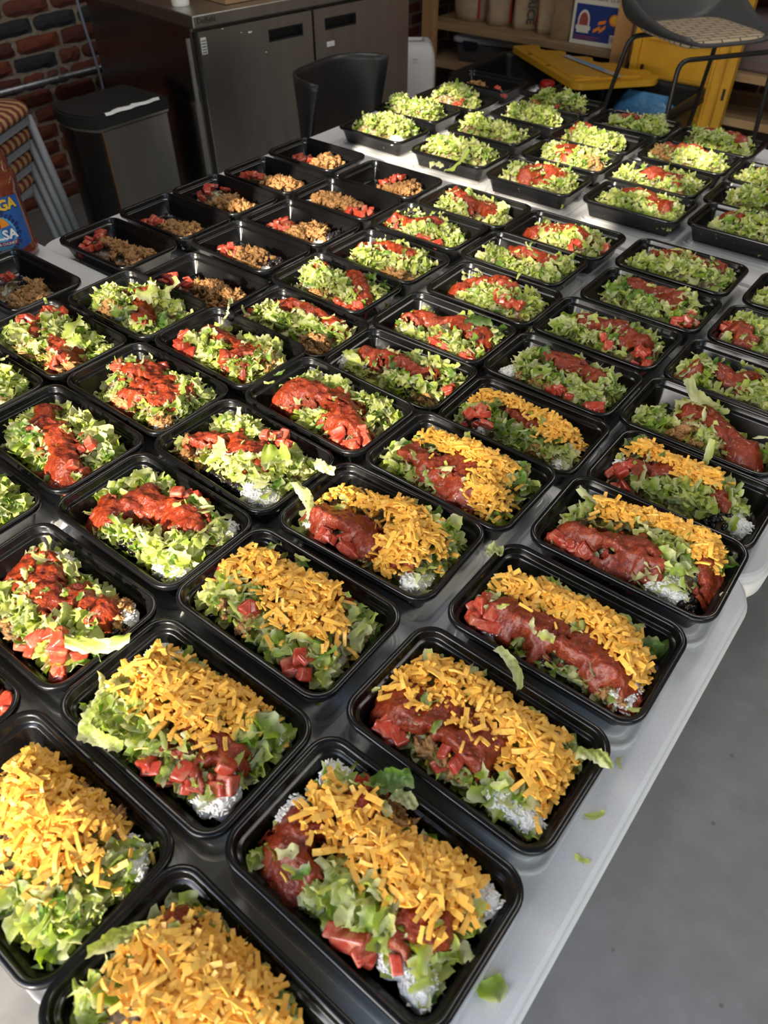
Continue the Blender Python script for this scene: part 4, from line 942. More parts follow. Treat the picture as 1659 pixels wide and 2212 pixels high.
    # cheese
    for r, l in chz:
        n = int(min(290, 120 + 5600 * r)); base = []
        for k in range(n + 420):
            i = q.randrange(len(l) - 1); f = q.random(); x = l[i][0] * (1 - f) + l[i + 1][0] * f; y = l[i][1] * (1 - f) + l[i + 1][1] * f
            sp_ = 0.50 if q.random() < 0.86 else 1.0
            x += q.gauss(0, r * sp_); y += q.gauss(0, r * sp_); d = float(segdist(np.array([x]), np.array([y]), l)[0])
            heap = 0.010 * max(0.0, 1 - d / (r * 1.1)); z = h1(x, y) + 0.004 + (0.006 if near(x, y, sal, 0.8) else 0)
            x, y = inside(x, y, z, 0.004); rot = (q.gauss(0, 0.30), q.gauss(0, 0.28), q.uniform(0, 6.3)); s = q.uniform(0.8, 1.15)
            if k < n: inst('cheese_shred', SM[q.randrange(14)], root, (x, y, z + heap * q.uniform(0.55, 1.05) + 0.001), rot, (s * q.uniform(0.55, 1.15), s * q.uniform(0.6, 1.0), s))
            elif d < r * 1.15: base.append((q.randrange(14), (x, y, z + heap * q.uniform(0.0, 0.85)), rot, s * 0.92))
        if base:
            o = joined('shredded_cheese', base, SV_, 'cheese', root); o.data.polygons.foreach_set('use_smooth', [False] * len(o.data.polygons))
    return root

MEALS = {
    'A': (1,-0.1491,0.1689,-0.0049,[('C',26,[-65,11,-34,10,-2,12,26,14,50,20,58,36,55,1]),('S',24,[-56,-16,-43,-37]),('S',17,[49,-14,64,-4]),('S',12,[-32,38,-29,42]),('T',0,[15,-55,33,-55,50,-53,-33,45,-35,55]),('R',0,[-72,43,-81,-8,50,-55,76,-55,91,32]),('L',0,[-71,-44,-52,-53,-17,-42,-1,-47,66,-27,92,-27,87,6,-51,46,30,49,36,-29,-19,-55,-60,23,76,32]),('M',0,[-21,55])]),
    'B': (1,-0.1511,0.3243,-0.0126,[('C',34,[-87,2,-57,14,-24,21,11,23,43,19,73,9,77,-15]),('S',20,[-88,-25,-54,-26,-21,-21,15,-21]),('T',0,[-67,-55,-52,-55,-1,-45]),('R',0,[84,-55,54,-55]),('L',0,[-82,41,-17,55,34,55,69,55,20,-50,51,-46,70,-41,-12,-54,-37,-55,89,33,-42,39]),('M',0,[-6,-55])]),
    'C': (1,-0.1428,0.4798,0.0071,[('C',21,[-80,10,-46,12,-14,13,15,20,44,13,71,-2,82,-6]),('S',21,[-45,-34,-15,-33,15,-31,38,-27,63,-28,83,-39]),('T',0,[-80,-53,-74,-41,-82,-24,-66,-55]),('R',0,[-52,-55,88,-54,89,-21]),('L',0,[-75,-2,-36,44,5,55,-5,-55,22,-53,49,-52,-32,-55,41,40,70,-55]),('G',0,[78,32]),('B',0,[16,-55]),('M',0,[66,-52])]),
    'D': (1,-0.1338,0.6356,0.0258,[('C',19,[-54,19,-25,31,6,40,32,45,50,40,70,28,71,11]),('S',18,[-64,-36,-27,-27,5,-12,19,-19,-7,-47,-18,-55]),('S',14,[84,4,89,-17]),('T',0,[-82,-55,-68,-55,-54,-55,-71,-55]),('R',0,[49,-54,60,-55]),('L',0,[-81,-1,-68,23,-30,-46,31,-23,47,-23,33,27,79,34,31,-55]),('G',0,[91,35]),('B',0,[53,-11,80,-55])]),
    'M': (1,-0.17,0.0093,-0.0161,[('C',34,[-69,-1,-48,12,-27,25,-18,44,-27,7,-1,28,-44,-8,12,42,-45,-19,33,41]),('S',16,[-69,27,-52,28]),('L',0,[-66,49,-47,55,-27,55,-92,-4,-82,-20,12,55,1,55,37,55,-71,-40]),('M',0,[-47,33])]),
    'K': (1,-0.3881,0.0162,0.0077,[('C',36,[-59,32,-28,34,-26,15,-1,29,25,34,4,3,32,15,47,32,-10,-13,59,13]),('S',16,[-37,22,1,10]),('M',0,[17,55,28,41]),('L',0,[34,-24,60,-17,71,0,86,16,86,34,77,50,66,-46,88,-32,32,-47,92,-30]),('R',0,[77,55])]),
    'F': (1,-0.3718,0.1657,0.0126,[('C',30,[-63,-5,-42,5,-17,18,5,28,26,37,43,55,9,6,36,15,-5,-4,-57,12]),('S',19,[33,-5,57,-15]),('T',0,[56,-47,76,-17,24,-55]),('L',0,[-64,41,-34,55,-12,55,21,55,-69,-29,-60,-41,-42,-33,0,-36,27,-37,-3,-49,63,-42,64,36,64,48,76,11]),('R',0,[88,-39,88,-28,-67,32,87,36])]),
    'G': (1,-0.3867,0.32,0.0106,[('C',26,[-88,-2,-58,4,-37,12,-12,14,8,22,32,24,13,-13,40,0,63,3,-3,-10]),('S',14,[-72,19,-50,32]),('S',16,[15,43,35,35]),('T',0,[-22,-32,59,-49,70,-54,-92,-11]),('L',0,[-60,-22,-66,-43,-1,-39,26,-40,15,-55,78,37,70,54,70,-20,92,-35,-27,45]),('M',0,[-25,-49]),('R',0,[-69,30])]),
    'H': (1,-0.3824,0.4742,0.0414,[('C',22,[-78,10,-46,23,-14,26,18,20,44,11,48,-13,39,-46,60,-13,73,5,42,-55]),('S',19,[-62,-37,-37,-24,-17,-24,26,-29,48,-13]),('T',0,[-47,-55,-30,-51,-10,-55]),('L',0,[-88,-22,-74,-55,22,33,27,55,66,36,65,17,82,29,75,-45,88,-27,5,-53]),('R',0,[-65,-55,49,33,91,-50])]),
    'I': (1,-0.3691,0.6193,-0.0019,[('C',19,[-61,11,-36,18,-2,21,27,20,54,19,46,1,68,-44,50,-38,77,-27]),('S',19,[-63,-27,-33,-27,-15,-13,13,-13,37,-16,24,-48]),('L',0,[-87,-34,-75,-55,-37,-52,-13,-55,-50,7,37,-48,82,19,77,49,85,-55,-12,36]),('M',0,[54,31])]),
    'c11': (1,-0.6097,0.0151,0.0,[('T',0,[92,54,88,55]),('L',0,[67,53,66,40,40,45,82,55,44,55]),('S',15,[52,48,75,53])]),
    'N': (1,-0.5955,0.1685,0.0208,[('S',21,[-54,12,-23,11,8,1,26,0]),('S',14,[49,17,75,21]),('T',0,[56,-44,65,-34,79,-54,89,-40,43,-50,83,-30]),('L',0,[-54,38,-31,47,18,41,42,35,-7,-17,13,-25,49,-28,59,-13,75,-8,-47,-24,-6,-40]),('G',0,[92,-10]),('B',0,[87,1,92,25]),('R',0,[-41,48,90,33]),('M',0,[15,-53,73,35])]),
    'O': (1,-0.6075,0.3206,0.0041,[('S',20,[-53,-42,-45,-11,-23,6,1,15,31,18,61,13]),('T',0,[10,43,19,50]),('L',0,[-66,26,-41,35,-38,48,-79,-6,-28,-55,-13,-55,38,-43,70,-55,81,-18,30,48,51,44,61,-42,88,24]),('B',0,[8,-52,43,-20,30,-49]),('R',0,[80,-45,88,-55,81,38])]),
    'P': (1,-0.6079,0.4695,-0.0273,[('S',19,[-57,-25,-42,-13,-24,2,5,1,32,-1]),('T',0,[8,47,14,55,26,55]),('L',0,[-71,28,-44,37,-82,-47,16,-26,34,-34,74,-1,58,-25,84,-26,75,23,67,40,-12,50,-19,31]),('B',0,[-13,-55,11,-52,29,-55,38,-53]),('R',0,[76,-55,66,-55]),('M',0,[-58,-51])]),
    'Q': (1,-0.5921,0.62,-0.0205,[('S',19,[-63,-37,-51,-12,-18,1,17,1,44,-19,67,-26]),('T',0,[61,-55,82,-52,91,-44,88,-22]),('L',0,[-63,39,-62,9,-7,38,26,51,48,55,79,38,71,55,-22,-55,7,-55,19,-39,58,-7,-20,43])]),
    'c10': (1,-0.8355,0.1878,0.0,[('L',0,[62,48,86,46,92,55,92,26,59,25,26,20]),('G',0,[49,55])]),
    'c8': (1,-0.831,0.3403,-0.0109,[('S',20,[-46,16,-19,-2,22,-7,56,-16,62,-34,92,-35]),('T',0,[69,6,92,-21]),('L',0,[-52,-16,-30,-36,-16,-25,-17,-51,-50,41,-14,42,16,40,65,34,43,35,92,27,92,8,31,-48,38,-55,76,-55]),('R',0,[79,-55,92,-55])]),
    'c7': (1,-0.8266,0.4883,-0.0016,[('S',21,[-32,12,3,9,32,3,51,4,53,-23,2,-6]),('S',12,[0,-55,19,-36]),('T',0,[-24,49,-69,-1]),('L',0,[-58,7,-51,45,-13,55,-36,-50,-12,-55,26,42,69,31,84,1,42,-38,40,-55,76,51,92,-9]),('R',0,[90,-55]),('B',0,[85,-25]),('M',0,[79,-44,2,-55])]),
    'c6': (1,-0.8123,0.6377,-0.0214,[('S',20,[-42,4,-10,4,27,0,51,-13,35,-27]),('T',0,[-61,-55,-39,-54,-63,-39]),('L',0,[-48,-9,-39,-36,-3,-55,-55,40,9,-31,63,-52,77,-9,50,36,64,13,64,-35,8,37,92,0]),('M',0,[89,18])]),
    'c9': (1,-1.0524,0.3334,0.0,[('L',0,[43,49,37,55,81,33,33,26,-1,30]),('S',12,[16,28,32,33])]),
    'c5': (1,-1.0507,0.4824,-0.0044,[('S',13,[-56,27,-20,-17]),('S',17,[29,-13,46,1,69,-31,69,-47]),('T',0,[-73,-4,-60,43,-45,46]),('L',0,[-52,-42,-71,-22,-24,-2,-26,33,-8,47,22,34,57,44,91,28,18,-38,8,-55]),('M',0,[63,-51,92,-26,2,-55])]),
    'c3': (1,-1.0336,0.6333,0.0027,[('S',16,[-16,19,13,1,52,-26]),('L',0,[-60,-15,-79,-20,-56,51,2,54,46,47,28,55,22,-49,52,-55,92,-45,-28,-10,92,26,81,-49]),('G',0,[87,-17]),('M',0,[-21,-44,-11,-55]),('R',0,[-8,-55])]),
    'c1': (1,-1.272,0.5553,-0.0066,[('M',0,[46,-20,35,14,69,-43,85,-9,91,-55,92,-18,92,-42]),('T',0,[-35,3]),('S',12,[92,-6,92,-6]),('B',0,[-5,16])]),
    'E': (2,-0.1381,0.7964,0.0,[('C',16,[-78,21,-50,31,-19,19,8,17,28,11,2,1]),('S',15,[-57,-11,-24,3]),('S',13,[47,-8,32,2]),('T',0,[-73,-46,-71,-22,-64,-51]),('L',0,[-32,-37,-19,-38,-2,-35,33,48,69,-2,12,-24,24,-26,46,13]),('G',0,[-75,30]),('R',0,[-82,0,78,-20]),('B',0,[64,-36,52,-36])]),
    'J': (2,-0.3694,0.7841,0.0201,[('C',17,[-79,2,-51,8,-24,15,8,11,39,8,55,6,85,3,47,-19]),('S',14,[-24,1,19,-8]),('T',0,[-66,-44,-44,-41,-58,-32]),('L',0,[-89,-20,8,-54,63,-50,79,-26,92,-27,28,-55,-34,-7]),('G',0,[-39,-24,-12,-44]),('M',0,[48,-55]),('R',0,[87,-55,-44,-54])]),
    'R': (2,-0.5934,0.7868,0.0182,[('S',17,[-63,-6,-35,7,0,8,44,9]),('T',0,[86,10]),('L',0,[-83,-4,-61,-54,-44,-41,8,-49,17,-27,-6,54,32,55,65,41,84,39,80,6,66,-35,85,-50,39,-55]),('M',0,[86,-55]),('B',0,[48,-34]),('R',0,[-72,-29])]),
    'AF': (2,-0.813,0.7911,0.0103,[('S',16,[-55,20,-24,34,6,36,45,27,67,25]),('T',0,[-92,-31]),('L',0,[-76,-16,-51,-7,-24,-25,-11,-15,18,-12,-49,-44,-41,41,21,55,92,17,83,19,36,2]),('M',0,[74,-41,77,-22,47,-45,89,-47])]),
    'c4': (2,-1.048,0.7904,0.0058,[('M',0,[1,-1,21,14,60,0,86,-1,40,-15,79,-28]),('T',0,[-74,-36,-46,-26,-67,-19,-26,-22]),('R',0,[92,9])]),
    'c2': (2,-1.3068,0.7936,0.0128,[('M',0,[-20,1,20,4,67,-11,65,13,29,-15,92,-37]),('T',0,[-66,-21,-60,-2,-32,-35,-61,10,-47,-46]),('B',0,[54,-46,84,-47,24,-44])]),
    'U': (2,-0.1615,0.9431,0.0062,[('S',19,[-23,5,-3,7,24,-13,47,-21,72,-39]),('L',0,[-75,-35,-76,-55,-47,-55,-36,-46,-37,8,-19,50,5,40,1,-55,24,-55,68,-55,75,-12,-84,-14,10,-55]),('M',0,[-18,-55,-2,-46])]),
    'S': (2,-0.3867,0.9322,-0.0022,[('S',15,[-37,13,-7,19,16,21,44,11,56,4]),('T',0,[18,-55,77,-55,77,-53,29,-55]),('L',0,[-64,-26,-54,-1,-40,-39,-11,-33,23,-37,40,-39,67,13,89,15,67,-33,56,-55,88,-45,-55,15,-2,40]),('G',0,[-18,-6]),('R',0,[-68,-55]),('M',0,[-21,-55])]),
    'AB': (2,-0.6106,0.9312,0.001,[('S',16,[-62,-18,-31,6,2,13,33,8,69,9]),('T',0,[38,-52,71,-55,86,-55,12,-54]),('L',0,[-50,-47,-53,9,3,-42,30,-40,31,-2,25,49,81,18,47,-55,92,-27,-35,-54]),('G',0,[58,55,78,53]),('R',0,[-43,-55])]),
    'AG': (2,-0.8551,0.9372,-0.0092,[('S',13,[-2,47,17,38,43,14,72,-7,86,-18]),('S',9,[-49,9,-42,15]),('T',0,[41,-53,82,-55]),('L',0,[-57,-20,-37,-4,-6,-25,-7,-49,-5,-2,32,-18,48,-48,90,29,71,-50,-54,54,71,13]),('G',0,[37,54,62,51]),('M',0,[-2,-55])]),
    'AK': (2,-1.0881,0.9463,-0.019,[('M',0,[6,-41,12,-10,33,-6,21,-55,49,-55]),('T',0,[-38,-38,-32,-19,-8,-53]),('R',0,[73,-50,92,-55]),('B',0,[69,-3,90,1,55,-2])]),
    'AO': (2,-1.3176,0.9489,0.0037,[('M',0,[26,-30,40,-4,73,-8,67,-41,45,-55,92,-55]),('T',0,[-46,-55,-23,-38,5,-31,-20,-55]),('R',0,[33,-55,92,-55])]),
    'W': (2,-0.1556,1.0866,0.0011,[('S',12,[-81,-45,-69,-36]),('S',16,[-36,-10,-5,-17,8,8]),('L',0,[-91,-20,-74,-24,-53,-39,-60,-55,-66,-55,-23,-55,12,-55,35,-32,-73,11,5,38,52,-3]),('G',0,[-49,-4])]),
    'V': (2,-0.3866,1.0837,-0.0026,[('S',17,[-40,-8,-12,5,18,10,49,-3,67,-6]),('T',0,[14,-48,73,-54,84,-45,92,-52,78,-32]),('L',0,[-61,-34,-62,-55,-56,-11,-39,22,-29,-45,38,-55,60,43,90,12,90,-6,2,-55,48,52,5,37])]),
    'AC': (2,-0.6063,1.0826,0.0023,[('S',15,[-63,-21,-40,19,-8,33,14,28]),('T',0,[36,-39,53,-36,70,-34,34,-21]),('L',0,[-75,26,-24,-35,-14,-5,11,-29,0,-55,38,36,75,21,77,2,43,-4,92,-16,53,-36])]),
    'AH': (2,-0.8476,1.0787,-0.021,[('S',14,[-64,-3,-36,7,-15,24,25,17,44,8]),('L',0,[-38,-46,-30,-28,2,-39,-41,42,5,14,55,-20,64,11,89,7,1,55,35,-37,59,32]),('M',0,[47,-51,72,-55]),('B',0,[85,-44])]),
    'AL': (2,-1.0816,1.0907,-0.0107,[('M',0,[11,-42,18,-8,18,20,19,-55,34,-53,56,-7]),('T',0,[-27,-44,-51,-34,-44,-13,-12,-32]),('R',0,[71,-51,85,-39,85,-12]),('B',0,[71,-9,74,8,71,19])]),
    'AP': (2,-1.3186,1.0926,-0.012,[('M',0,[3,-22,8,15,45,-6,78,4,38,-27,88,-19]),('T',0,[-71,3,-76,35,-49,39,-49,-30,-53,0])]),
    'Y': (2,-0.1437,1.2355,-0.0016,[('S',14,[-86,-34,-77,-17,-52,-44]),('T',0,[-92,-5]),('L',0,[-67,0,-50,-6,-75,-44,-29,-44,-78,10,-11,-11])]),
    'X': (2,-0.3753,1.232,-0.0014,[('S',16,[-43,25,-16,24,10,23,30,17,33,-11]),('T',0,[86,-39,86,-20,68,-53]),('L',0,[-62,-12,-53,-48,-8,-33,11,-38,43,-34,49,32,68,26,74,-9,55,-44,-57,14,-52,55,29,55]),('G',0,[-42,-17])]),
    'AD': (2,-0.634,1.2336,-0.0086,[('S',14,[-30,10,-3,19,28,18,45,6]),('L',0,[-66,-31,-33,-18,10,-55,39,-55,53,-55,73,-43,72,28,75,6,22,55,92,22,-70,-9]),('G',0,[-24,-48])]),
    'AI': (2,-0.8636,1.2392,0.0009,[('S',13,[-78,-18,-48,-10,-12,-11,11,7]),('T',0,[61,-55,24,-55]),('L',0,[-86,-24,-28,-52,-8,-55,-37,55,16,-32,51,-18,78,-24,36,55,-92,41,92,-7,15,-46,42,-52]),('B',0,[-68,34])]),
    'AM': (2,-1.0893,1.2406,0.0068,[('M',0,[-58,-7,-42,6,-8,-1,-16,-24,32,-3,-49,-32,16,-15]),('R',0,[-78,-38,-65,-45]),('T',0,[40,-55,48,-37,71,-35,87,-23,64,-10]),('B',0,[-15,-55])]),
    'AQ': (2,-1.3122,1.2445,0.0041,[('M',0,[9,-28,16,-5,43,-2,61,-6,45,-35,87,-3]),('T',0,[-54,-40,-37,-27,-67,-13,-18,-31]),('B',0,[63,-39,85,-39])]),
    'AA': (2,-0.1397,1.3907,-0.0016,[('L',0,[-90,-30,-72,-55,-59,-27,-41,-34,-23,-40]),('S',12,[-64,-10,-46,-17])]),
    'Z': (2,-0.3822,1.3866,0.0051,[('S',14,[-46,15,-14,28,14,25,35,17,59,24]),('L',0,[-76,-44,-58,-43,-72,8,-28,-7,-6,-38,15,-22,35,-29,55,-14,75,-21,89,36,69,20,-30,-45,-77,-21,-22,47,92,-5]),('M',0,[-6,-15])]),
    'AE': (2,-0.6225,1.3736,-0.0085,[('S',18,[-61,-25,-39,-7,-11,0,16,8,41,0]),('T',0,[45,-36,92,6]),('L',0,[-2,-34,23,-41,53,37,80,4,-48,28,85,-44,-38,-55,-18,52,37,55,61,-37])]),
    'AJ': (2,-0.8445,1.382,-0.0039,[('S',14,[-90,50,-52,13,-22,4,16,2,51,-16]),('L',0,[-69,-33,-23,-29,-92,55,5,-53,-34,55,18,35,47,26,80,-9,55,-55,90,-55,-92,31,-57,55])]),
    'AN': (2,-1.0817,1.3886,-0.0046,[('M',0,[28,-31,40,-4,49,20,49,-32,65,-20]),('T',0,[-10,-9,-2,16,2,37,8,-55]),('B',0,[73,-47,89,-34,90,0,92,-39]),('R',0,[90,17])]),
    'AR': (2,-1.3252,1.4051,-0.0093,[('M',0,[24,3,11,34,52,5,36,-28,39,-55]),('T',0,[-41,-28,-34,-2,-10,-44,8,-30]),('R',0,[76,-55,87,-34]),('B',0,[92,-13,92,6])]),
    'BA': (3,-0.3425,1.6428,0.0038,[('S',12,[-42,-18,-15,-12]),('L',0,[-68,-53,-37,-55,-7,-55,15,-45,44,-49,-15,-12,15,11,-22,-55])]),
    'BB': (3,-0.5726,1.6227,0.0062,[('S',14,[-35,-3,-11,15,24,10,54,-13,72,-30]),('L',0,[-70,-46,-48,-45,-21,-55,13,-55,41,-54,71,-55,81,22,92,5,92,-55,18,-26])]),
    'BC': (3,-0.8176,1.6102,0.0097,[('S',15,[-14,-28,-20,4,13,11,37,11,59,-8]),('L',0,[-54,-22,-31,-41,15,-55,47,-51,78,-44,76,5,92,-13,40,49,64,-38])]),
    'BD': (3,-1.0554,1.6379,0.0062,[('L',0,[-78,-17,-32,-23,5,5,50,-2,84,-15,-89,18,13,-49,66,-48,-33,55,90,29])]),
    'BE': (3,-1.3122,1.6587,-0.0377,[('L',0,[-51,-16,-20,-14,-26,31,41,-11,46,41,88,28,73,-31,25,-48,-48,-37,92,-8]),('R',0,[92,-46])]),
    'CA': (3,-0.3621,1.7802,0.0015,[('L',0,[-37,-31,-5,-38,3,-1,-30,6,34,-8]),('S',12,[-18,32,6,18])]),
    'CB': (3,-0.595,1.772,0.0013,[('S',13,[-38,0,-7,6,21,-8,49,-22]),('L',0,[-66,-40,-31,-55,0,-55,49,31,82,4,92,30,38,-47,-81,-33,30,52])]),
    'CC': (3,-0.8223,1.7786,0.0003,[('S',14,[-23,-18,-5,-4,5,24,1,-39]),('L',0,[-43,-55,-9,-55,25,-55,22,17,49,38,67,-46,31,-36,-41,-31]),('M',0,[77,-19,61,-12])]),
    'CD': (3,-1.0715,1.8189,0.0059,[('L',0,[-68,-23,-38,-1,1,-17,39,-33,67,-34,92,-35,77,18,-78,16,10,-55])]),
    'CE': (3,-1.3371,1.8393,0.0012,[('L',0,[-92,-4,-80,-5,-23,-15,10,-16,42,-17,86,-34,4,-55,-40,52,29,24])]),
    'DA': (3,-0.3642,1.933,0.0,[('L',0,[-65,-39,-43,-40,-86,-38,-21,-55,-5,-28]),('S',11,[-53,-12,-18,-21])]),
    'DB': (3,-0.5917,1.9438,-0.0017,[('S',12,[-75,38,-25,34,14,24,44,7]),('M',0,[-57,-31,-73,-23]),('L',0,[-92,-22,-27,-47,8,-20,23,-28,64,-16,86,-17,84,19,3,-55,-92,16,-89,55])]),
    'DC': (3,-0.8298,1.9298,0.0006,[('S',13,[-70,-19,-78,21,-67,52,-41,26]),('T',0,[-71,-42]),('L',0,[-35,-36,1,-30,-12,48,21,7,54,-33,26,-54,-36,-55])]),
    'DD': (3,-1.0506,1.9951,-0.0086,[('L',0,[-52,-25,-43,8,-12,6,28,-13,68,-32,48,-55,9,-53,-51,-50,-21,-52])]),
    'DE': (3,-1.3079,1.992,-0.003,[('L',0,[-69,13,-61,49,-32,-16,-13,27,23,-2,56,-4,70,-47,39,-55,-53,-32]),('T',0,[37,-46])]),
    'EB': (3,-0.5786,2.0935,0.0,[('S',12,[-31,19,3,23,37,28,67,8]),('L',0,[-50,4,3,-41,-21,-39,37,-37,70,-32,85,22,0,-1])]),
    'EC': (3,-0.8058,2.104,-0.0009,[('S',12,[-29,-2,-10,13,15,17]),('L',0,[-22,-45,-21,-20,24,-33,61,-28,92,-47,67,-55,90,-6,55,15,23,-55])]),
    'ED': (3,-1.0445,2.1393,-0.0026,[('L',0,[-92,-8,-73,36,-41,33,-50,-30,12,-9,43,-12,83,-34,2,-44,-92,55]),('T',0,[-64,-55,7,-55])]),
    'EE': (3,-1.3316,2.1966,0.0024,[('M',0,[-36,-33,-19,-7,-31,-55]),('B',0,[-7,-55,15,-55]),('T',0,[72,-55,70,-44,66,-55,92,-55])]),
}


ROOT = {}
for i, (k, (tno, cx_, cy_, yaw, ing)) in enumerate(MEALS.items()):
    ROOT[k] = build_meal(k, tno, cx_, cy_, yaw, ing, 100 + i * 7)

# ------------------------------------------------------------------ salsa bottle
BR = 0.058
bo = thing('salsa_bottle', 'large plastic salsa bottle with blue label at the left edge', 'bottle', (-1.468, 0.648, TZ[1]), 0)
mk('bottle_body', *lathe([(0.045, 0.0), (0.054, 0.003), (BR, 0.012), (BR, 0.020), (BR - 0.003, 0.024), (BR - 0.003, 0.128), (BR, 0.134), (BR, 0.150), (BR - 0.002, 0.158), (BR - 0.006, 0.166), (BR - 0.004, 0.172), (0.046, 0.195), (0.034, 0.215), (0.024, 0.230), (0.021, 0.236), (0.021, 0.246)], 40), 'bottle_salsa', bo, True)
mk('cap', *lathe([(0.024, 0.242), (0.0245, 0.243), (0.0245, 0.262), (0.022, 0.265)], 32), 'red_cap', bo, True)
FACE = math.radians(-30)          # the label faces the camera, turned a little to the left
def wrapb(v, r=BR - 0.0025, dz=0.076, lift=0.0):
    a = FACE + v[0] / BR; rr = r + lift + v[2]; return (rr * math.cos(a), rr * math.sin(a), v[1] + dz)
lab = sheet(lambda a, b2: wrapb(((a - 0.56) * 0.145, (b2 - 0.5) * (0.104 - 0.012 * (2 * a - 1) ** 2), 0)), 30, 6)
lb = mk('label', *thick(lab, 0.0006), 'label_blue', bo)
def wdisc(r0, r1, cy_, lift, a0=0, a1=360, n=36):
    V, F = [], []
    for k in range(n + 1):
        a = math.radians(a0 + (a1 - a0) * k / n)
        for r in (r0, r1): V.append(wrapb((r * math.cos(a), r * math.sin(a) + cy_, 0), lift=lift))
    F = [(2 * k, 2 * k + 1, 2 * k + 3, 2 * k + 2) for k in range(n)]
    return V, F
mk('medallion', *wdisc(0.0, 0.034, -0.012, 0.0010), 'sky_blue', lb)
mk('medallion_top', *wdisc(0.0, 0.024, -0.004, 0.0014, 10, 170), 'orange', lb)
mk('medallion_ring', *join(*[wdisc(0.033, 0.041 + 0.003 * (k % 2), -0.012, 0.0014, k * 12, k * 12 + 8, 2) for k in range(30)]), 'navy', lb)
mk('medallion_tomato', *wdisc(0.0, 0.008, 0.002, 0.0018), 'red_cap', lb)
mk('brand_lettering', *text('ORTEGA', 0.026, lambda v: wrapb((v[0] * 1.0, v[1] + 0.036, v[2]), lift=0.0012), bold=0.0010), 'gold', lb)
mk('brand_shadow', *text('ORTEGA', 0.0265, lambda v: wrapb((v[0] * 1.0 - 0.0008, v[1] + 0.0345, v[2]), lift=0.0007), bold=0.0012), 'navy', lb)
mk('salsa_lettering', *text('SALSA', 0.024, lambda v: wrapb((v[0] * 1.0, v[1] - 0.016, v[2]), lift=0.0020), bold=0.0008), 'white_ink', lb)
mk('maroon_band', *sheet(lambda a, b2: wrapb(((a - 0.5) * 0.062, -0.036 + b2 * 0.008, 0), lift=0.0016), 12, 2), 'maroon', lb)
mk('band_lettering', *text('THICK & CHUNKY', 0.0065, lambda v: wrapb((v[0], v[1] - 0.032, v[2]), lift=0.0021), bold=0.0002), 'white_ink', lb)

# ------------------------------------------------------------------ strands that hang over tray rims, and scraps on the table
def strand(name, label, loc, L, W, curl, rot, material='lettuce', parent=None, seed=1, scale=1.0):
    V, F, uv = lettuce_mesh(seed, L, W, curl, 0.14, 11, 5, 0.12)
    o = mk(name, V, F, material, None, True, uv); o.location = loc; o.rotation_euler = rot
    if label: tag(o, label, 'lettuce', 'lettuce scraps on the table')
    return o
def hang(key, loc, L, W, curl, rot, seed, material='lettuce_pale', name='lettuce_leaf'):
    V, F, uv = lettuce_mesh(seed, L, W, curl, 0.20, 17, 9, 0.13); r = ROOT[key]
    V = [(x, y, z + 0.0016 * math.sin(x * 700 + y * 300 + seed) * math.sin(y * 620 - x * 150)) for x, y, z in V]
    o = mk(name, V, F, material, r, True, uv)
    d = Vector(loc) - r.location; c, s = math.cos(-r.rotation_euler.z), math.sin(-r.rotation_euler.z)
    o.location = (d.x * c - d.y * s, d.x * s + d.y * c, d.z); o.rotation_euler = rot
hang('BD', (-0.995, 1.535, 0.772), 0.085, 0.013, 1.1, (0.2, 0.35, -1.7), 301)
hang('BD', (-1.03, 1.50, 0.770), 0.035, 0.016, -0.8, (0.3, 0.1, 0.6), 302)
hang('A', (-0.176, 0.229, 0.806), 0.036, 0.019, 0.5, (0.5, -0.3, 0.9), 303, 'lettuce_dark')
hang('A', (-0.158, 0.226, 0.800), 0.024, 0.012, 0.8, (0.1, 0.2, 0.2), 316)
hang('N', (-0.488, 0.160, 0.803), 0.062, 0.016, 0.4, (0.7, 0.05, 0.75), 304)
hang('c6', (-0.863, 0.683, 0.806), 0.050, 0.011, 0.5, (0.1, -1.15, 0.5), 305)
hang('H', (-0.474, 0.447, 0.800), 0.050, 0.014, 0.8, (0.2, 0.15, -0.5), 306)
hang('H', (-0.492, 0.500, 0.800), 0.030, 0.014, 0.7, (0.5, 0.1, 0.1), 307)
hang('E', (-0.128, 0.832, 0.778), 0.062, 0.010, 0.4, (0.3, 1.0, -1.5), 308)
hang('B', (-0.050, 0.362, 0.796), 0.034, 0.013, -0.8, (0.2, 0.1, 0.3), 309)
hang('c5', (-1.005, 0.495, 0.812), 0.052, 0.032, 0.7, (0.2, -0.75, 0.9), 310)
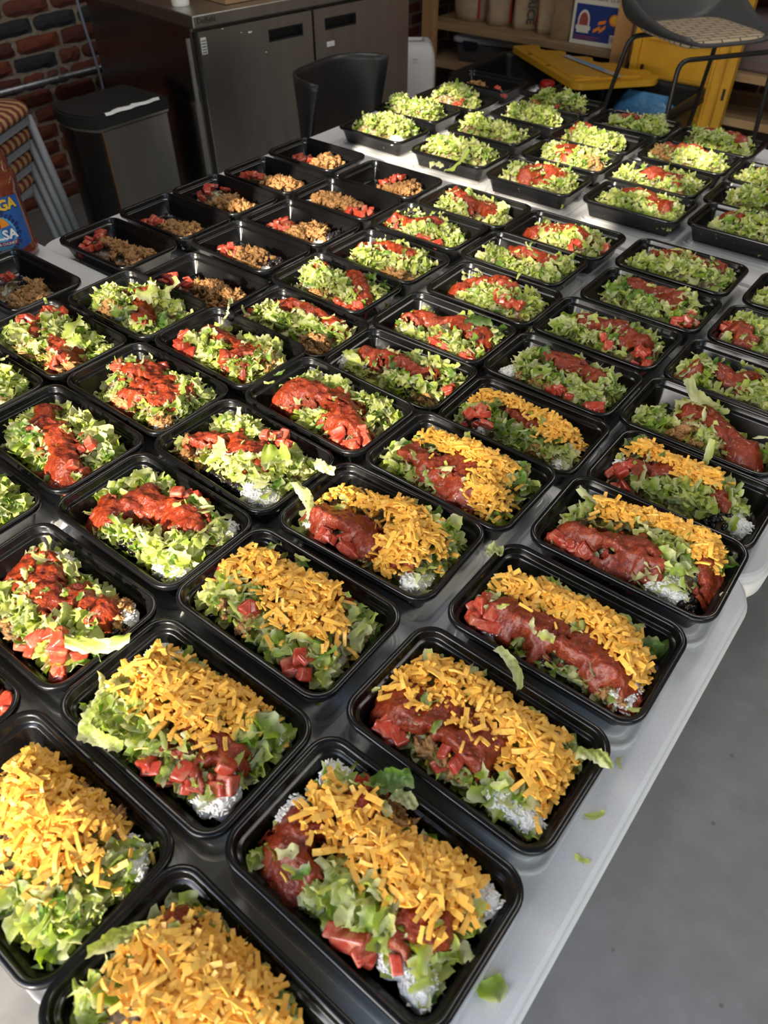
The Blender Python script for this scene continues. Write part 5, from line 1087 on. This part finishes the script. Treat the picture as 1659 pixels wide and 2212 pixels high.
hang('c5', (-0.985, 0.485, 0.800), 0.036, 0.024, -0.7, (0.3, 0.2, 0.4), 317)
hang('P', (-0.545, 0.470, 0.812), 0.040, 0.032, 0.9, (0.2, -0.2, 0.7), 311)
hang('C', (-0.253, 0.519, 0.793), 0.019, 0.016, 0.3, (0.1, 0.1, 0.4), 312)
hang('c7', (-0.760, 0.500, 0.800), 0.060, 0.012, -0.7, (0.2, 0.2, -0.9), 313)
hang('c3', (-1.015, 0.648, 0.806), 0.042, 0.034, 0.8, (0.3, -0.2, 0.5), 314)
hang('c3', (-0.985, 0.672, 0.812), 0.045, 0.022, 0.6, (0.1, -0.8, 0.9), 318)
hang('AB', (-0.560, 0.955, 0.776), 0.045, 0.028, 0.7, (0.2, -0.1, 0.6), 315, 'lettuce_dark')
hang('U', (-0.190, 0.960, 0.784), 0.070, 0.018, 0.6, (0.3, 0.0, -0.6), 319)
hang('C', (-0.155, 0.395, 0.800), 0.050, 0.011, 0.3, (0.4, 0.05, -0.55), 323)
hang('F', (-0.43, 0.112, 0.806), 0.046, 0.012, -0.9, (0.3, 0.2, -1.2), 320)
hang('F', (-0.40, 0.100, 0.806), 0.045, 0.014, 0.9, (0.7, 0.1, 0.3), 321)
hang('M', (-0.262, 0.012, 0.796), 0.050, 0.012, 0.9, (0.5, 0.3, 1.2), 322)
tabz = TZ[1] + 0.0035
for loc, L, W, seed, rz, lb_ in (((-0.0283, 0.341), 0.020, 0.006, 401, 0.9, 'narrow green lettuce scrap on the near table right edge'), ((-0.020, 0.299), 0.014, 0.005, 402, 0.3, 'tiny pale lettuce scrap near the right table edge'), ((-0.028, 0.168), 0.024, 0.016, 403, 1.2, 'crumpled pale lettuce scrap at the bottom table edge'), ((-0.0345, 0.402), 0.013, 0.005, 404, 2.0, 'whitish lettuce scrap beside the cheese heaped tray')):
    o = strand('lettuce_scrap', lb_, (*loc, tabz), L, W, 0.5, (0.1, 0.1, rz), seed=seed); o.location.z = TZ[1] + 0.0005 - min(v.co.z for v in o.data.vertices)
